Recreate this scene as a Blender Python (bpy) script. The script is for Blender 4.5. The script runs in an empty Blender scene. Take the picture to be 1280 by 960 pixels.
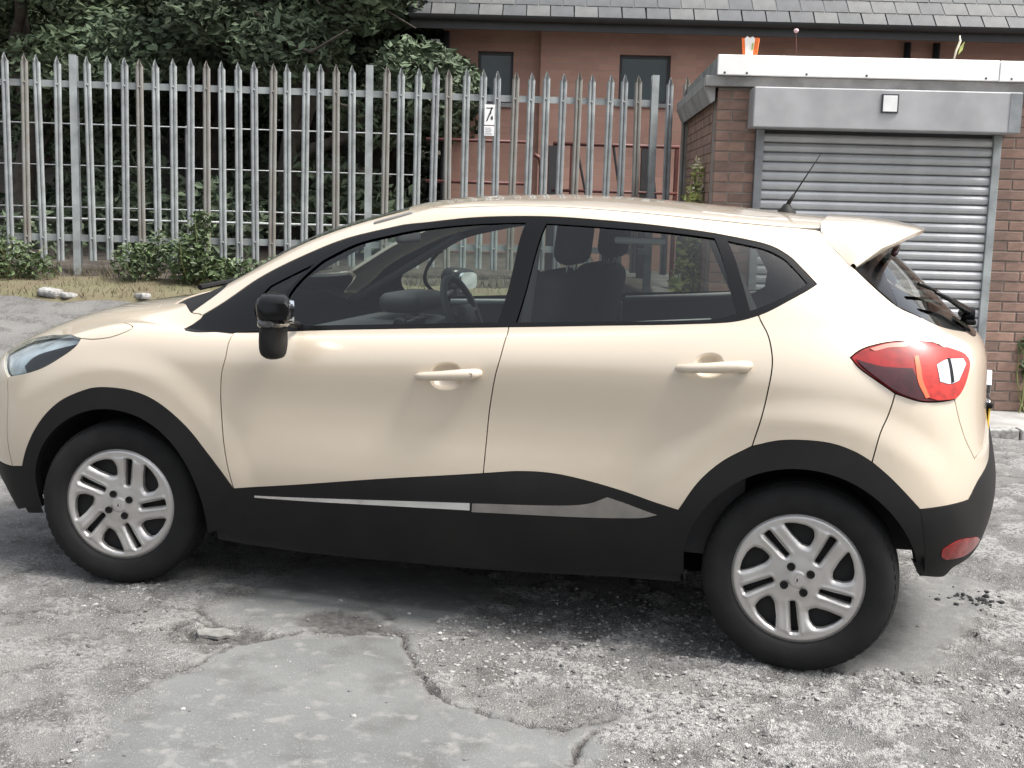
import bpy, math, random
import numpy as np
from mathutils import Vector, Matrix
from mathutils.geometry import delaunay_2d_cdt
random.seed(7); RNG = np.random.default_rng(7)
SC = bpy.context.scene; COL = SC.collection
# ---------------------------------------------------------------- camera
CAM = np.array([2.8411, -5.0114, 1.5671]); YAW, PITCH, ROLL = -.29107, .14902, -.02775
_f = np.array([math.sin(YAW)*math.cos(PITCH), math.cos(YAW)*math.cos(PITCH), -math.sin(PITCH)])
_r = np.array([math.cos(YAW), -math.sin(YAW), 0.]); _d = np.cross(_f, _r)
_r2 = math.cos(ROLL)*_r+math.sin(ROLL)*_d; _d2 = -math.sin(ROLL)*_r+math.cos(ROLL)*_d
cam_data = bpy.data.cameras.new('camera'); cam = bpy.data.objects.new('camera', cam_data); COL.objects.link(cam)
cam_data.sensor_width = 36; cam_data.lens = 36*1571.56/1280; cam_data.clip_start = .05; cam_data.clip_end = 2000
M = Matrix.Identity(4)
for k in range(3):
    M[k][0] = _r2[k]; M[k][1] = -_d2[k]; M[k][2] = -_f[k]; M[k][3] = CAM[k]
cam.matrix_world = M; SC.camera = cam
# ---------------------------------------------------------------- sky and sun (bright overcast)
SUN_EL, SUN_AZ = math.radians(60), math.radians(94)          # azimuth clockwise from +y
W = bpy.data.worlds.new('World'); SC.world = W; W.use_nodes = True
nt = W.node_tree; bg = nt.nodes['Background']
sky = nt.nodes.new('ShaderNodeTexSky'); sky.sky_type = 'NISHITA'; sky.sun_disc = False
sky.sun_elevation = SUN_EL; sky.sun_rotation = SUN_AZ; sky.air_density = 1.0; sky.dust_density = 4.0
hs = nt.nodes.new('ShaderNodeHueSaturation'); hs.inputs['Saturation'].default_value = .32
nt.links.new(sky.outputs[0], hs.inputs['Color']); 
# veil of cloud: brighter overhead than at the horizon
gtc = nt.nodes.new('ShaderNodeTexCoord'); gsp = nt.nodes.new('ShaderNodeSeparateXYZ'); gmr = nt.nodes.new('ShaderNodeMapRange'); gmu = nt.nodes.new('ShaderNodeMix')
gmr.inputs['To Min'].default_value = .62; gmr.inputs['To Max'].default_value = 1.3; gmu.data_type = 'RGBA'; gmu.blend_type = 'MULTIPLY'; gmu.inputs[0].default_value = 1
nt.links.new(gtc.outputs['Generated'], gsp.inputs[0]); nt.links.new(gsp.outputs[2], gmr.inputs['Value']); nt.links.new(hs.outputs[0], gmu.inputs[6]); nt.links.new(gmr.outputs[0], gmu.inputs[7])
nt.links.new(gmu.outputs[2], bg.inputs[0]); bg.inputs[1].default_value = .14
sun_d = bpy.data.lights.new('sun', 'SUN'); sun_d.energy = 2.4; sun_d.angle = math.radians(20); sun_d.color = (1, .96, .9)
sun = bpy.data.objects.new('sun', sun_d); COL.objects.link(sun)
sdir = Vector((math.sin(SUN_AZ)*math.cos(SUN_EL), math.cos(SUN_AZ)*math.cos(SUN_EL), math.sin(SUN_EL)))
sun.rotation_euler = sdir.to_track_quat('Z', 'Y').to_euler()
SC.view_settings.view_transform = 'Standard'; SC.view_settings.look = 'None'
SC.view_settings.gamma = 1; SC.view_settings.use_curve_mapping = False; SC.view_settings.exposure = 1.22
SC.cycles.max_bounces = 8; SC.cycles.transparent_max_bounces = 16
# frame of the yard behind: lat runs along the picture plane, dep away from the standpoint
LAT = np.array([math.cos(YAW), -math.sin(YAW)]); DEP = np.array([math.sin(YAW), math.cos(YAW)])
def yard(lat, dep): p = CAM[:2]+lat*LAT+dep*DEP; return float(p[0]), float(p[1])
def latdep(x, y): q0 = x-CAM[0]; q1 = y-CAM[1]; return q0*LAT[0]+q1*LAT[1], q0*DEP[0]+q1*DEP[1]
def sstep(a, b, x):
    t = np.clip((x-a)/(b-a), 0, 1); return t*t*(3-2*t)
# ---------------------------------------------------------------- car body surface
# control cage: rows run from the underside to the roof centre line, columns from the
# middle of the nose round the side to the middle of the tail (metres, half car)
CAGE = np.array([
 [(-.74,0,.2),(-.72,.35,.2),(-.66,.58,.2),(-.55,.72,.2),(-.42,.78,.22),(0,.80,.24),(.5,.80,.195),(1.0,.80,.19),(1.55,.80,.205),(2.1,.80,.24),(2.6,.80,.28),(2.92,.77,.35),(3.09,.60,.32),(3.16,.33,.30),(3.18,0,.30)],
 [(-.84,0,.38),(-.82,.38,.38),(-.75,.62,.39),(-.62,.77,.40),(-.43,.845,.42),(0,.868,.42),(.5,.868,.40),(1.0,.868,.40),(1.55,.868,.41),(2.1,.868,.42),(2.6,.868,.46),(2.94,.83,.49),(3.13,.66,.48),(3.215,.36,.47),(3.235,0,.47)],
 [(-.867,0,.57),(-.845,.38,.57),(-.775,.62,.57),(-.64,.78,.58),(-.44,.86,.60),(0,.885,.60),(.5,.887,.57),(1.0,.887,.57),(1.55,.887,.58),(2.1,.885,.6),(2.6,.885,.62),(2.95,.845,.64),(3.14,.68,.65),(3.222,.38,.65),(3.245,0,.65)],
 [(-.86,0,.74),(-.835,.38,.74),(-.765,.62,.75),(-.63,.77,.76),(-.43,.85,.78),(0,.878,.79),(.5,.870,.76),(1.0,.861,.76),(1.55,.859,.77),(2.1,.864,.79),(2.6,.876,.82),(2.95,.83,.83),(3.115,.67,.84),(3.185,.38,.84),(3.205,0,.84)],
 [(-.80,0,.85),(-.775,.36,.85),(-.70,.60,.86),(-.56,.745,.87),(-.40,.825,.89),(0,.862,.93),(.5,.868,.90),(1.0,.868,.915),(1.55,.868,.94),(2.1,.874,.965),(2.6,.870,.98),(2.93,.81,.99),(3.09,.66,1.0),(3.175,.38,1.0),(3.195,0,1.0)],
 [(-.66,0,.95),(-.63,.34,.945),(-.56,.56,.94),(-.44,.69,.945),(-.28,.775,.965),(.02,.82,1.015),(.5,.842,.99),(1.0,.845,1.01),(1.55,.847,1.035),(2.1,.85,1.065),(2.58,.832,1.095),(2.88,.765,1.105),(3.05,.64,1.105),(3.14,.37,1.10),(3.165,0,1.10)],
 [(-.35,0,1.06),(-.32,.33,1.055),(-.26,.53,1.045),(-.17,.645,1.035),(-.05,.715,1.04),(.14,.77,1.04),(.52,.812,1.025),(1.0,.818,1.045),(1.55,.818,1.08),(2.1,.82,1.12),(2.55,.80,1.16),(2.83,.735,1.175),(2.96,.62,1.17),(3.045,.36,1.155),(3.098,0,1.15)],
 [(.12,0,1.15),(.14,.32,1.145),(.17,.52,1.13),(.20,.64,1.11),(.235,.70,1.085),(.30,.75,1.055),(.55,.79,1.05),(1.0,.795,1.08),(1.55,.795,1.115),(2.1,.795,1.16),(2.5,.775,1.21),(2.76,.715,1.24),(2.89,.60,1.235),(2.975,.35,1.22),(3.03,0,1.215)],
 [(.50,0,1.365),(.52,.32,1.362),(.57,.49,1.345),(.62,.57,1.335),(.67,.615,1.325),(.75,.655,1.305),(.88,.69,1.29),(1.1,.712,1.285),(1.55,.715,1.31),(2.08,.715,1.33),(2.42,.705,1.335),(2.63,.655,1.345),(2.75,.56,1.35),(2.825,.34,1.355),(2.878,0,1.36)],
 [(.88,0,1.495),(.90,.30,1.49),(.94,.47,1.475),(.97,.545,1.455),(1.0,.59,1.44),(1.06,.62,1.428),(1.15,.638,1.436),(1.3,.648,1.46),(1.6,.65,1.48),(2.02,.65,1.465),(2.33,.635,1.435),(2.54,.60,1.425),(2.67,.52,1.43),(2.74,.32,1.44),(2.765,0,1.445)],
 [(1.10,0,1.547),(1.12,.28,1.542),(1.15,.43,1.53),(1.17,.50,1.515),(1.19,.54,1.503),(1.23,.565,1.497),(1.30,.58,1.508),(1.42,.588,1.525),(1.66,.59,1.535),(1.98,.588,1.524),(2.26,.575,1.503),(2.46,.545,1.485),(2.58,.47,1.485),(2.65,.30,1.495),(2.67,0,1.50)],
 [(1.35,0,1.569),(1.37,.22,1.566),(1.39,.32,1.561),(1.40,.36,1.557),(1.41,.38,1.553),(1.44,.395,1.552),(1.48,.405,1.556),(1.56,.41,1.562),(1.72,.41,1.565),(1.94,.41,1.557),(2.14,.40,1.543),(2.30,.38,1.528),(2.39,.34,1.522),(2.44,.22,1.526),(2.46,0,1.528)],
 [(1.60,0,1.578),(1.61,0,1.578),(1.62,0,1.578),(1.63,0,1.578),(1.64,0,1.578),(1.66,0,1.578),(1.69,0,1.577),(1.73,0,1.576),(1.80,0,1.574),(1.90,0,1.569),(2.0,0,1.563),(2.1,0,1.557),(2.17,0,1.552),(2.22,0,1.548),(2.25,0,1.546)]],float)
_zc=lambda x: np.interp(x,[.88,1.0,1.1,1.22,1.35,1.5,1.66,1.8,2.0,2.25,2.46,2.7],[1.497,1.530,1.549,1.561,1.570,1.577,1.578,1.575,1.564,1.546,1.528,1.503])
for _j in (10,11,12):
    for _i in range(CAGE.shape[1]):
        CAGE[_j,_i,2]=_zc(CAGE[_j,_i,0])-.046*(CAGE[_j,_i,1]/.58)**2
MIR = np.array([1.,-1.,1.])
def pad(C):
    top = C[-2]*MIR
    C = np.concatenate([(2*C[0]-C[1])[None], C, top[None]])
    return np.concatenate([(C[:,1]*MIR)[:,None], C, (C[:,-2]*MIR)[:,None]],axis=1)
def bsp(t): return np.stack([(1-t)**3/6,(3*t**3-6*t*t+4)/6,(-3*t**3+3*t*t+3*t+1)/6,t**3/6])
def dbsp(t): return np.stack([-(1-t)**2/2,(3*t*t-4*t)/2,(-3*t*t+2*t+1)/2,t*t/2])
NR,NC = CAGE.shape[:2]
def raw(CP,u,v,fu=bsp,fv=bsp):
    u=np.asarray(u,float); v=np.asarray(v,float)
    i=np.clip(np.floor(u).astype(int),0,NC-2); j=np.clip(np.floor(v).astype(int),0,NR-2)
    wu=fu(u-i); wv=fv(v-j); out=np.zeros(u.shape+(3,))
    for a in range(4):
        for b in range(4):
            out+=(wu[a]*wv[b])[...,None]*CP[j+b,i+a]
    return out
_uu,_vv=np.meshgrid(np.arange(NC),np.arange(NR))
_C=CAGE.copy()
for _ in range(4):                       # pull the spline surface on to the cage points
    _C=_C+.75*(CAGE-raw(pad(_C),_uu,_vv)); _C[-1,:,1]=0; _C[:,0,1]=0; _C[:,-1,1]=0
CP=pad(_C)
AXF,AXR,WZ=0.0,2.606,.326
def smooth(a,b,x):
    t=np.clip((x-a)/(b-a),0,1); return t*t*(3-2*t)
def bulge(p):
    """pressed relief of the side panels: arch lips standing proud of the doors and wings"""
    x,z=p[...,0],p[...,2]; d=np.zeros(x.shape)
    for ax,A in ((AXF,.012),(AXR,.014)):
        r=np.hypot(x-ax,(z-.33)*1.0)
        d+=A*(1-smooth(.52,.64,r))
    side=smooth(.55,.75,p[...,1])
    return d*side*(1-smooth(.86,1.0,z))
def P(u,v):
    p=raw(CP,u,v); p=p.copy(); p[...,1]+=bulge(p); return p
def dP(u,v,h=1e-3):
    u=np.asarray(u,float);v=np.asarray(v,float)
    u0=np.clip(u-h,0,NC-1);u1=np.clip(u+h,0,NC-1);v0=np.clip(v-h,0,NR-1);v1=np.clip(v+h,0,NR-1)
    return (P(u1,v)-P(u0,v))/(u1-u0)[...,None],(P(u,v1)-P(u,v0))/(v1-v0)[...,None]
def N(u,v):
    """outward normal (half car on the +y side)"""
    v=np.minimum(v,NR-1-.02)
    a,b=dP(u,v); n=np.cross(b,a); n/=np.linalg.norm(n,axis=-1,keepdims=True)+1e-12
    return n
# panel outlines in surface coordinates (column, row, 1 = sharp corner)
OUT = {
 'window_trim': [(5.621,5.452,0),(5.914,6.719,0),(6.484,6.841,0),(7.294,6.889,0),(8.021,6.906,0),(8.649,6.884,0),(9.135,6.805,0),(9.526,6.759,0),(9.762,6.939,0),(10.109,7.288,0),(10.608,7.661,1),(10.595,8.089,0),(10.559,8.547,0),(10.376,8.924,0),(9.776,9.144,0),(9.157,9.172,0),(8.639,9.165,0),(8.209,9.178,0),(7.72,9.166,0),(6.879,9.176,0),(4.778,9.119,0),(4.199,8.514,0),(4.198,8.044,0),(4.148,7.661,0),(4.696,7.215,0),(5.516,5.467,1)],
 'quarter_light': [(5.081,7.618,1),(5.133,7.966,1),(6.422,7.095,1),(6.07,7.069,1)],
 'front_glass': [(5.172,8.044,1),(5.017,8.463,0),(5.64,8.848,0),(6.963,8.916,0),(7.529,8.928,0),(7.926,8.938,1),(7.987,7.946,0),(7.945,7.057,1),(7.284,7.041,0),(6.533,7.025,1)],
 'rear_glass_side': [(8.12,8.928,1),(8.506,8.912,0),(8.908,8.919,0),(9.287,8.948,0),(9.665,8.951,1),(9.571,7.898,0),(9.576,7.049,1),(9.406,6.94,0),(9.134,6.962,0),(8.646,7.017,0),(8.063,7.05,1),(8.113,7.879,0)],
 'rear_quarter_glass': [(9.821,8.909,1),(10.259,8.741,0),(10.432,8.45,0),(10.473,8.044,0),(10.483,7.694,1),(10.15,7.447,0),(9.707,7.11,1),(9.722,7.901,0)],
 'front_door': [(5.914,6.719,1),(5.968,4.482,0),(5.934,3.787,0),(5.926,3.097,0),(5.953,2.533,0),(5.993,1.996,0),(6.052,1.274,1),(6.568,1.503,0),(7.248,1.809,0),(7.926,2.078,1),(7.93,2.555,0),(7.939,3.146,0),(7.974,3.917,0),(8.006,4.672,0),(8.021,6.906,1),(7.294,6.889,0),(6.484,6.841,0)],
 'rear_door': [(8.021,6.906,1),(8.006,4.672,0),(7.974,3.917,0),(7.939,3.146,0),(7.93,2.555,0),(7.926,2.078,1),(8.166,2.162,0),(8.374,2.16,0),(8.634,2.039,0),(8.947,1.812,0),(9.196,1.615,1),(9.325,2.188,0),(9.471,2.547,0),(9.649,2.805,1),(9.694,3.273,0),(9.728,3.872,0),(9.757,4.542,0),(9.756,5.225,0),(9.75,6.021,0),(9.762,6.939,1),(9.526,6.759,0),(9.135,6.805,0),(8.649,6.884,0)],
 'front_wing': [(4.554,4.584,1),(4.748,4.497,0),(4.928,4.605,0),(4.986,5.269,0),(2.87,6.531,0),(2.074,6.624,1),(2.602,6.884,0),(4.25,7,1),(4.919,7.011,0),(5.516,5.467,1),(5.621,5.452,0),(5.914,6.719,1),(5.968,4.482,0),(5.934,3.787,0),(5.926,3.097,0),(5.953,2.533,0),(5.993,1.996,0),(6.052,1.274,1),(5.953,1.649,0),(5.847,1.979,0),(5.639,2.493,0),(5.364,2.906,0),(5.19,3.015,0),(5.013,3.029,0),(4.851,2.985,0),(4.714,2.865,0),(4.539,2.658,0),(4.385,2.38,0),(4.24,2.021,0),(4.118,1.632,0),(3.973,1.118,1),(3.769,1.098,1),(3.738,1.878,0),(3.719,2.569,0),(3.622,3.167,1),(3.984,3.258,0),(4.254,3.45,0),(4.512,3.961,0),(4.581,4.312,0)],
 'body_side': [(4.25,7,1),(3.4,7.28,0),(2.6,7.36,1),(2.4,8,0),(2.3,9,0),(2.3,9.45,1),(3.3,9.95,1),(7,9.95,0),(11.3,9.95,1),(11.852,9.705,0),(11.634,8.834,0),(11.686,8.101,0),(11.698,6.967,0),(12.119,6.545,0),(12.161,6.071,0),(11.749,5.181,1),(11.654,5.282,1),(11.211,5.347,0),(10.906,5.293,0),(10.631,5.123,0),(10.5,4.97,0),(10.392,4.757,1),(10.452,4.473,0),(10.6,4.164,0),(10.773,3.877,1),(10.686,3.414,0),(10.621,3.121,0),(10.558,2.609,1),(10.399,2.771,0),(10.214,2.891,0),(10.033,2.93,0),(9.835,2.915,0),(9.649,2.805,1),(9.694,3.273,0),(9.728,3.872,0),(9.757,4.542,0),(9.756,5.225,0),(9.75,6.021,0),(9.762,6.939,1),(10.109,7.288,0),(10.608,7.661,1),(10.595,8.089,0),(10.559,8.547,0),(10.376,8.924,0),(9.776,9.144,0),(9.157,9.172,0),(8.639,9.165,0),(8.209,9.178,0),(7.72,9.166,0),(6.879,9.176,0),(4.778,9.119,0),(4.199,8.514,0),(4.198,8.044,0),(4.148,7.661,0),(4.696,7.215,0),(5.516,5.467,1),(4.919,7.011,0)],
 'tail_light': [(10.392,4.757,1),(10.5,4.97,0),(10.631,5.123,0),(10.906,5.293,0),(11.211,5.347,0),(11.654,5.282,0),(11.825,5.037,0),(12.149,4.78,1),(12.22,4.528,0),(12.081,4.185,0),(11.882,3.851,0),(11.671,3.678,1),(11.316,3.669,0),(11.053,3.707,0),(10.799,3.859,0),(10.6,4.164,0),(10.452,4.473,0)],
 'headlight': [(2.268,4.022,1),(2.384,4.449,0),(2.485,4.809,0),(3.146,5.088,0),(4.092,4.995,0),(4.554,4.584,1),(4.581,4.312,0),(4.512,3.961,0),(4.254,3.45,0),(3.984,3.258,0),(3.622,3.167,1),(3.395,3.389,0),(2.918,3.743,0)],
 'rear_bumper': [(10.773,3.877,1),(10.686,3.414,0),(10.621,3.121,0),(10.558,2.609,1),(10.719,2.389,0),(10.88,2.14,0),(11.109,1.758,1),(11.508,1.791,0),(11.909,1.811,1),(12.174,2.085,0),(12.825,2.334,0),(13.3,2.62,0),(14,2.62,1),(14,2.78,1),(13.3,2.78,0),(12.11,2.505,1),(11.884,2.868,0),(11.747,3.252,0),(11.671,3.678,1),(11.316,3.669,0),(11.053,3.707,0)],
 'tailgate': [(11.749,5.181,1),(11.825,5.037,0),(12.149,4.78,1),(12.22,4.528,0),(12.081,4.185,0),(11.882,3.851,0),(11.671,3.678,1),(11.747,3.252,0),(11.884,2.868,0),(12.11,2.505,1),(13.3,2.78,0),(14,2.78,1),(14,5.25,1),(13.2,5.3,0),(13.199,5.525,0),(12.635,5.984,0),(12.149,6.585,1)],
 'rear_window': [(12.744,8.106,1),(11.698,6.967,1),(12.149,6.585,0),(12.635,5.984,0),(13.199,5.525,0),(13.2,5.3,0),(14,5.25,1),(14,9,1),(12.6,9,1)],
 'tailgate_corner_trim': [(11.686,8.101,1),(11.698,6.967,1),(12.744,8.106,1),(12.6,9,1),(12,9,1)],
 'bumper_lower': [(11.109,1.758,1),(11.508,1.791,0),(11.909,1.811,1),(12.174,2.085,0),(12.825,2.334,0),(13.3,2.62,0),(14,2.62,1),(14,0.4,1),(13,0.35,0),(12,0.25,0),(11.871,0.051,0),(11.337,0.063,1),(11.163,0.459,1),(11.353,0.375,1)],
 'wheel_arch_rear': [(9.196,1.615,1),(9.325,2.188,0),(9.471,2.547,0),(9.649,2.805,1),(9.835,2.915,0),(10.033,2.93,0),(10.214,2.891,0),(10.399,2.771,0),(10.558,2.609,0),(10.719,2.389,0),(10.88,2.14,0),(11.109,1.758,1),(11.353,0.375,1),(11.281,0.222,1),(11.121,0.794,0),(10.939,1.336,0),(10.741,1.789,0),(10.534,2.113,0),(10.323,2.323,0),(10.118,2.436,0),(9.924,2.458,0),(9.746,2.388,0),(9.589,2.227,0),(9.455,1.972,0),(9.349,1.624,0),(9.274,1.204,0),(9.232,0.749,0),(9.225,0.286,1)],
 'wheel_arch_front': [(6.052,1.274,1),(5.953,1.649,0),(5.847,1.979,0),(5.639,2.493,0),(5.364,2.906,0),(5.19,3.015,0),(5.013,3.029,0),(4.851,2.985,0),(4.714,2.865,0),(4.539,2.658,0),(4.385,2.38,0),(4.24,2.021,0),(4.118,1.632,0),(3.973,1.118,1),(4.118,0.441,1),(4.15,0.9,0),(4.236,1.362,0),(4.359,1.784,0),(4.506,2.123,0),(4.671,2.37,0),(4.848,2.523,0),(5.03,2.576,0),(5.208,2.529,0),(5.374,2.381,0),(5.519,2.136,0),(5.637,1.786,0),(5.72,1.335,0),(5.764,0.851,0),(5.767,0.391,1)],
 'bumper_lower_front': [(3.973,1.118,1),(3.769,1.098,0),(2.6,1.25,0),(1,1.1,0),(0,1.1,1),(0,0.2,1),(2,0.15,0),(3.4,0.15,1),(4.124,0.238,1),(4.118,0.441,1)],
 'sill_trim': [(6.052,1.274,1),(6.568,1.503,0),(7.248,1.809,0),(7.926,2.078,1),(8.166,2.162,0),(8.374,2.16,0),(8.634,2.039,0),(8.947,1.812,0),(9.196,1.615,1),(9.225,0.286,1),(9.236,0.031,1),(9.25,0.3,1),(7.5,0.1,0),(5.85,0.3,1),(5.754,0.192,1),(5.767,0.391,1)],
 'strip_front': [(6.22,1.178,1),(7.845,1.448,1),(7.843,1.287,1),(6.218,1.132,1)],
 'strip_rear': [(7.861,1.444,1),(8.583,1.604,0),(8.74,1.781,1),(9.065,1.512,1),(8.937,1.416,0),(7.856,1.255,1)],
 'front_bumper': [(0,1.1,1),(1,1.1,0),(2.6,1.25,0),(3.769,1.098,1),(3.738,1.878,0),(3.719,2.569,0),(3.622,3.167,1),(3.395,3.389,0),(2.918,3.743,0),(2.268,4.022,1),(2,4.55,0),(1,4.5,0),(0,4.5,1)],
 'bonnet': [(0,4.5,1),(1,4.5,0),(2,4.55,0),(2.268,4.022,1),(2.384,4.449,0),(2.485,4.809,0),(3.146,5.088,0),(4.092,4.995,0),(4.554,4.584,1),(4.748,4.497,0),(4.928,4.605,0),(4.986,5.269,0),(2.87,6.531,0),(2.074,6.624,1),(2.5,6.75,0),(1,6.8,0),(0,6.8,1)],
 'cowl': [(0,6.8,1),(1,6.8,0),(2.5,6.75,0),(2.074,6.624,1),(2.602,6.884,0),(4.25,7,1),(3.4,7.25,0),(2.6,7.32,1),(1.5,7.2,0),(0,7.2,1)],
 'windscreen': [(0,7.2,1),(1.5,7.2,0),(2.6,7.34,1),(2.4,8,0),(2.3,9,0),(2.3,9.45,1),(0,9.45,1)],
 'roof': [(0,9.45,1),(2.3,9.45,1),(3.3,9.95,1),(11.9,9.95,0),(14,9.7,1),(14,12,1),(0,12,1)],
}
OUT2 = {
 'hex': [(11.415,4.517,1),(11.638,4.648,0),(12.02,4.638,1),(12.052,4.46,1),(11.768,4.058,1),(11.558,4.014,0),(11.385,4.092,1)],
 'ring': [(11.121,4.646,1),(11.452,5.041,0),(11.818,5.023,1),(12.136,4.754,0),(12.18,4.485,0),(12.057,4.189,0),(11.863,3.872,0),(11.655,3.697,0),(11.318,3.693,1),(11.16,3.776,0),(11.084,4.119,0)],
 'dark': [(10.419,4.712,1),(10.669,4.52,0),(11.049,4.454,1),(11.073,4.119,0),(11.137,3.778,1),(11.033,3.734,0),(10.801,3.886,0),(10.61,4.183,0),(10.483,4.474,0)],
 'fog': [(11.519,0.836,1),(11.786,1.022,0),(12.319,0.95,1),(12.573,0.768,0),(12.243,0.595,0),(11.672,0.55,1),(11.55,0.644,0)],
 'rib': [(11.123,4.762,1),(11.189,4.785,1),(11.156,4.47,0),(11.129,4.116,0),(11.184,3.774,1),(11.124,3.762,1),(11.059,4.102,0),(11.086,4.473,0)],
 'split': [(11.662,4.67,1),(11.714,4.67,1),(11.653,4.057,1),(11.587,4.029,1)],
 'glint': [(10.617,5.012,1),(10.865,5.185,0),(11.149,5.22,1),(11.088,5.072,0),(10.84,5.042,0),(10.651,4.934,0)],
 'bezel': [(3.887,3.533,1),(4.019,4.065,0),(4.316,4.281,0),(4.549,4.411,1),(4.502,4.025,0),(4.248,3.503,0),(3.978,3.308,1)],
 'scoopF': [(7.541,4.064,1),(7.561,4.231,0),(7.608,4.364,0),(7.661,4.397,0),(7.716,4.348,0),(7.744,4.224,0),(7.757,4.041,0),(7.752,3.834,0),(7.72,3.698,0),(7.666,3.654,0),(7.601,3.665,0),(7.552,3.793,0)],
 'scoopR': [(9.238,4.497,1),(9.256,4.711,0),(9.301,4.858,0),(9.347,4.889,0),(9.395,4.831,0),(9.421,4.666,0),(9.433,4.491,0),(9.429,4.307,0),(9.399,4.176,0),(9.349,4.128,0),(9.293,4.142,0),(9.251,4.264,0)],
}
# ---------------------------------------------------------------- materials
MATS = {}
def mat(name, col, rough=.6, metal=0, coat=0, var=.12, vscale=8, bump=0, bscale=60, spec=.5, trans=0, coatr=.05, col2=None):
    m = bpy.data.materials.new(name); m.use_nodes = True; t = m.node_tree; b = t.nodes['Principled BSDF']
    b.inputs['Roughness'].default_value = rough; b.inputs['Metallic'].default_value = metal
    b.inputs['Coat Weight'].default_value = coat; b.inputs['Coat Roughness'].default_value = coatr
    b.inputs['Specular IOR Level'].default_value = spec
    tc = t.nodes.new('ShaderNodeTexCoord')
    n = t.nodes.new('ShaderNodeTexNoise'); n.inputs['Scale'].default_value = vscale; n.inputs['Detail'].default_value = 6
    t.links.new(tc.outputs['Object'], n.inputs['Vector'])
    r = t.nodes.new('ShaderNodeValToRGB'); e = r.color_ramp.elements
    c2 = col2 or tuple(c*(1-var) for c in col); c1 = tuple(min(1, c*(1+var)) for c in col) if not col2 else col
    e[0].position = .32; e[0].color = (*c2, 1); e[1].position = .68; e[1].color = (*c1, 1)
    t.links.new(n.outputs['Fac'], r.inputs['Fac']); t.links.new(r.outputs['Color'], b.inputs['Base Color'])
    if bump:
        n2 = t.nodes.new('ShaderNodeTexNoise'); n2.inputs['Scale'].default_value = bscale; n2.inputs['Detail'].default_value = 4
        t.links.new(tc.outputs['Object'], n2.inputs['Vector'])
        bp = t.nodes.new('ShaderNodeBump'); bp.inputs['Strength'].default_value = bump; bp.inputs['Distance'].default_value = .01
        t.links.new(n2.outputs['Fac'], bp.inputs['Height']); t.links.new(bp.outputs['Normal'], b.inputs['Normal'])
    MATS[name] = m; return m
def glass(name, tint, refl=1.5):
    m = bpy.data.materials.new(name); m.use_nodes = True; t = m.node_tree
    for n in list(t.nodes): t.nodes.remove(n)
    o = t.nodes.new('ShaderNodeOutputMaterial'); mx = t.nodes.new('ShaderNodeMixShader')
    tr = t.nodes.new('ShaderNodeBsdfTransparent'); tr.inputs[0].default_value = (*tint, 1)
    gl = t.nodes.new('ShaderNodeBsdfGlossy'); gl.inputs['Roughness'].default_value = .015; gl.inputs[0].default_value = (1, 1, 1, 1)
    fr = t.nodes.new('ShaderNodeFresnel'); geo = t.nodes.new('ShaderNodeNewGeometry'); mr = t.nodes.new('ShaderNodeMapRange'); mr.inputs['To Min'].default_value = refl; mr.inputs['To Max'].default_value = 1/refl; t.links.new(geo.outputs['Backfacing'], mr.inputs['Value']); t.links.new(mr.outputs[0], fr.inputs[0])
    t.links.new(fr.outputs[0], mx.inputs[0]); t.links.new(tr.outputs[0], mx.inputs[1]); t.links.new(gl.outputs[0], mx.inputs[2])
    t.links.new(mx.outputs[0], o.inputs[0]); MATS[name] = m; return m
paint = mat('ivory_paint', (.56, .484, .384), .33, .22, 1, var=.012, vscale=1.5, coatr=.02)
black_pl = mat('black_plastic', (.007, .007, .0075), .6, spec=.25, col2=(.011, .0105, .010), vscale=5, bump=.05, bscale=300)
gloss_black = mat('gloss_black', (.007, .007, .0075), .16, spec=.22, var=.05)
dark = mat('dark_void', (.01, .01, .01), .8)
rubber = mat('tyre_rubber', (.0115, .0115, .0115), .8, spec=.25, var=.2, vscale=14, bump=.1, bscale=90)
silver = mat('wheel_silver', (.50, .485, .465), .36, .65, var=.06, vscale=9)
chrome = mat('chrome', (.75, .75, .76), .12, 1, var=.03)
darkchrome = mat('smoked_chrome', (.30, .285, .27), .2, .85, var=.1, vscale=20)
red_lens = mat('red_lens', (.21, .007, .006), .22, spec=.3, coat=.45, var=.25, vscale=30)
red_dark = mat('dark_red_lens', (.035, .004, .006), .2, spec=.3, coat=.45, var=.3, vscale=30)
red_bright = mat('bright_red_lens', (.36, .016, .009), .22, spec=.3, coat=.45, var=.3, vscale=45)
white_lens = mat('white_lens', (.42, .43, .45), .2, coat=.5, var=.1, vscale=40)
trim_dark = mat('cabin_trim', (.03, .03, .032), .65, bump=.05, bscale=250)
seat_cloth = mat('seat_cloth', (.026, .026, .03), .9, bump=.1, bscale=350)
cabin_grey = mat('cabin_grey', (.30, .31, .31), .6)
headlining = mat('headlining', (.17, .17, .165), .9)
glass_f = glass('clear_glass', (.80, .86, .83)); glass_r = glass('privacy_glass', (.56, .59, .57)); glass_lens = glass('lamp_glass', (.9, .93, .94))
yellow_plate = mat('yellow_plate', (.75, .50, .04), .4, coat=.4)
galv = mat('galvanised_steel', (.27, .29, .29), .6, .2, var=.32, vscale=5, bump=.04, bscale=40)
galv_b = mat('galvanised_weathered', (.25, .255, .245), .65, .15, col2=(.17, .15, .125), vscale=3.2, bump=.06, bscale=40)
galv_c = mat('galvanised_streaked', (.30, .32, .325), .6, .2, col2=(.20, .21, .215), vscale=9, bump=.04, bscale=40)
galv_light = mat('pale_steel', (.24, .25, .26), .45, .3, var=.2)
rust_red = mat('oxide_red_paint', (.085, .026, .022), .55, var=.3)
white_paint = mat('white_fascia', (.80, .79, .77), .45, var=.06, vscale=4)
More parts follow.
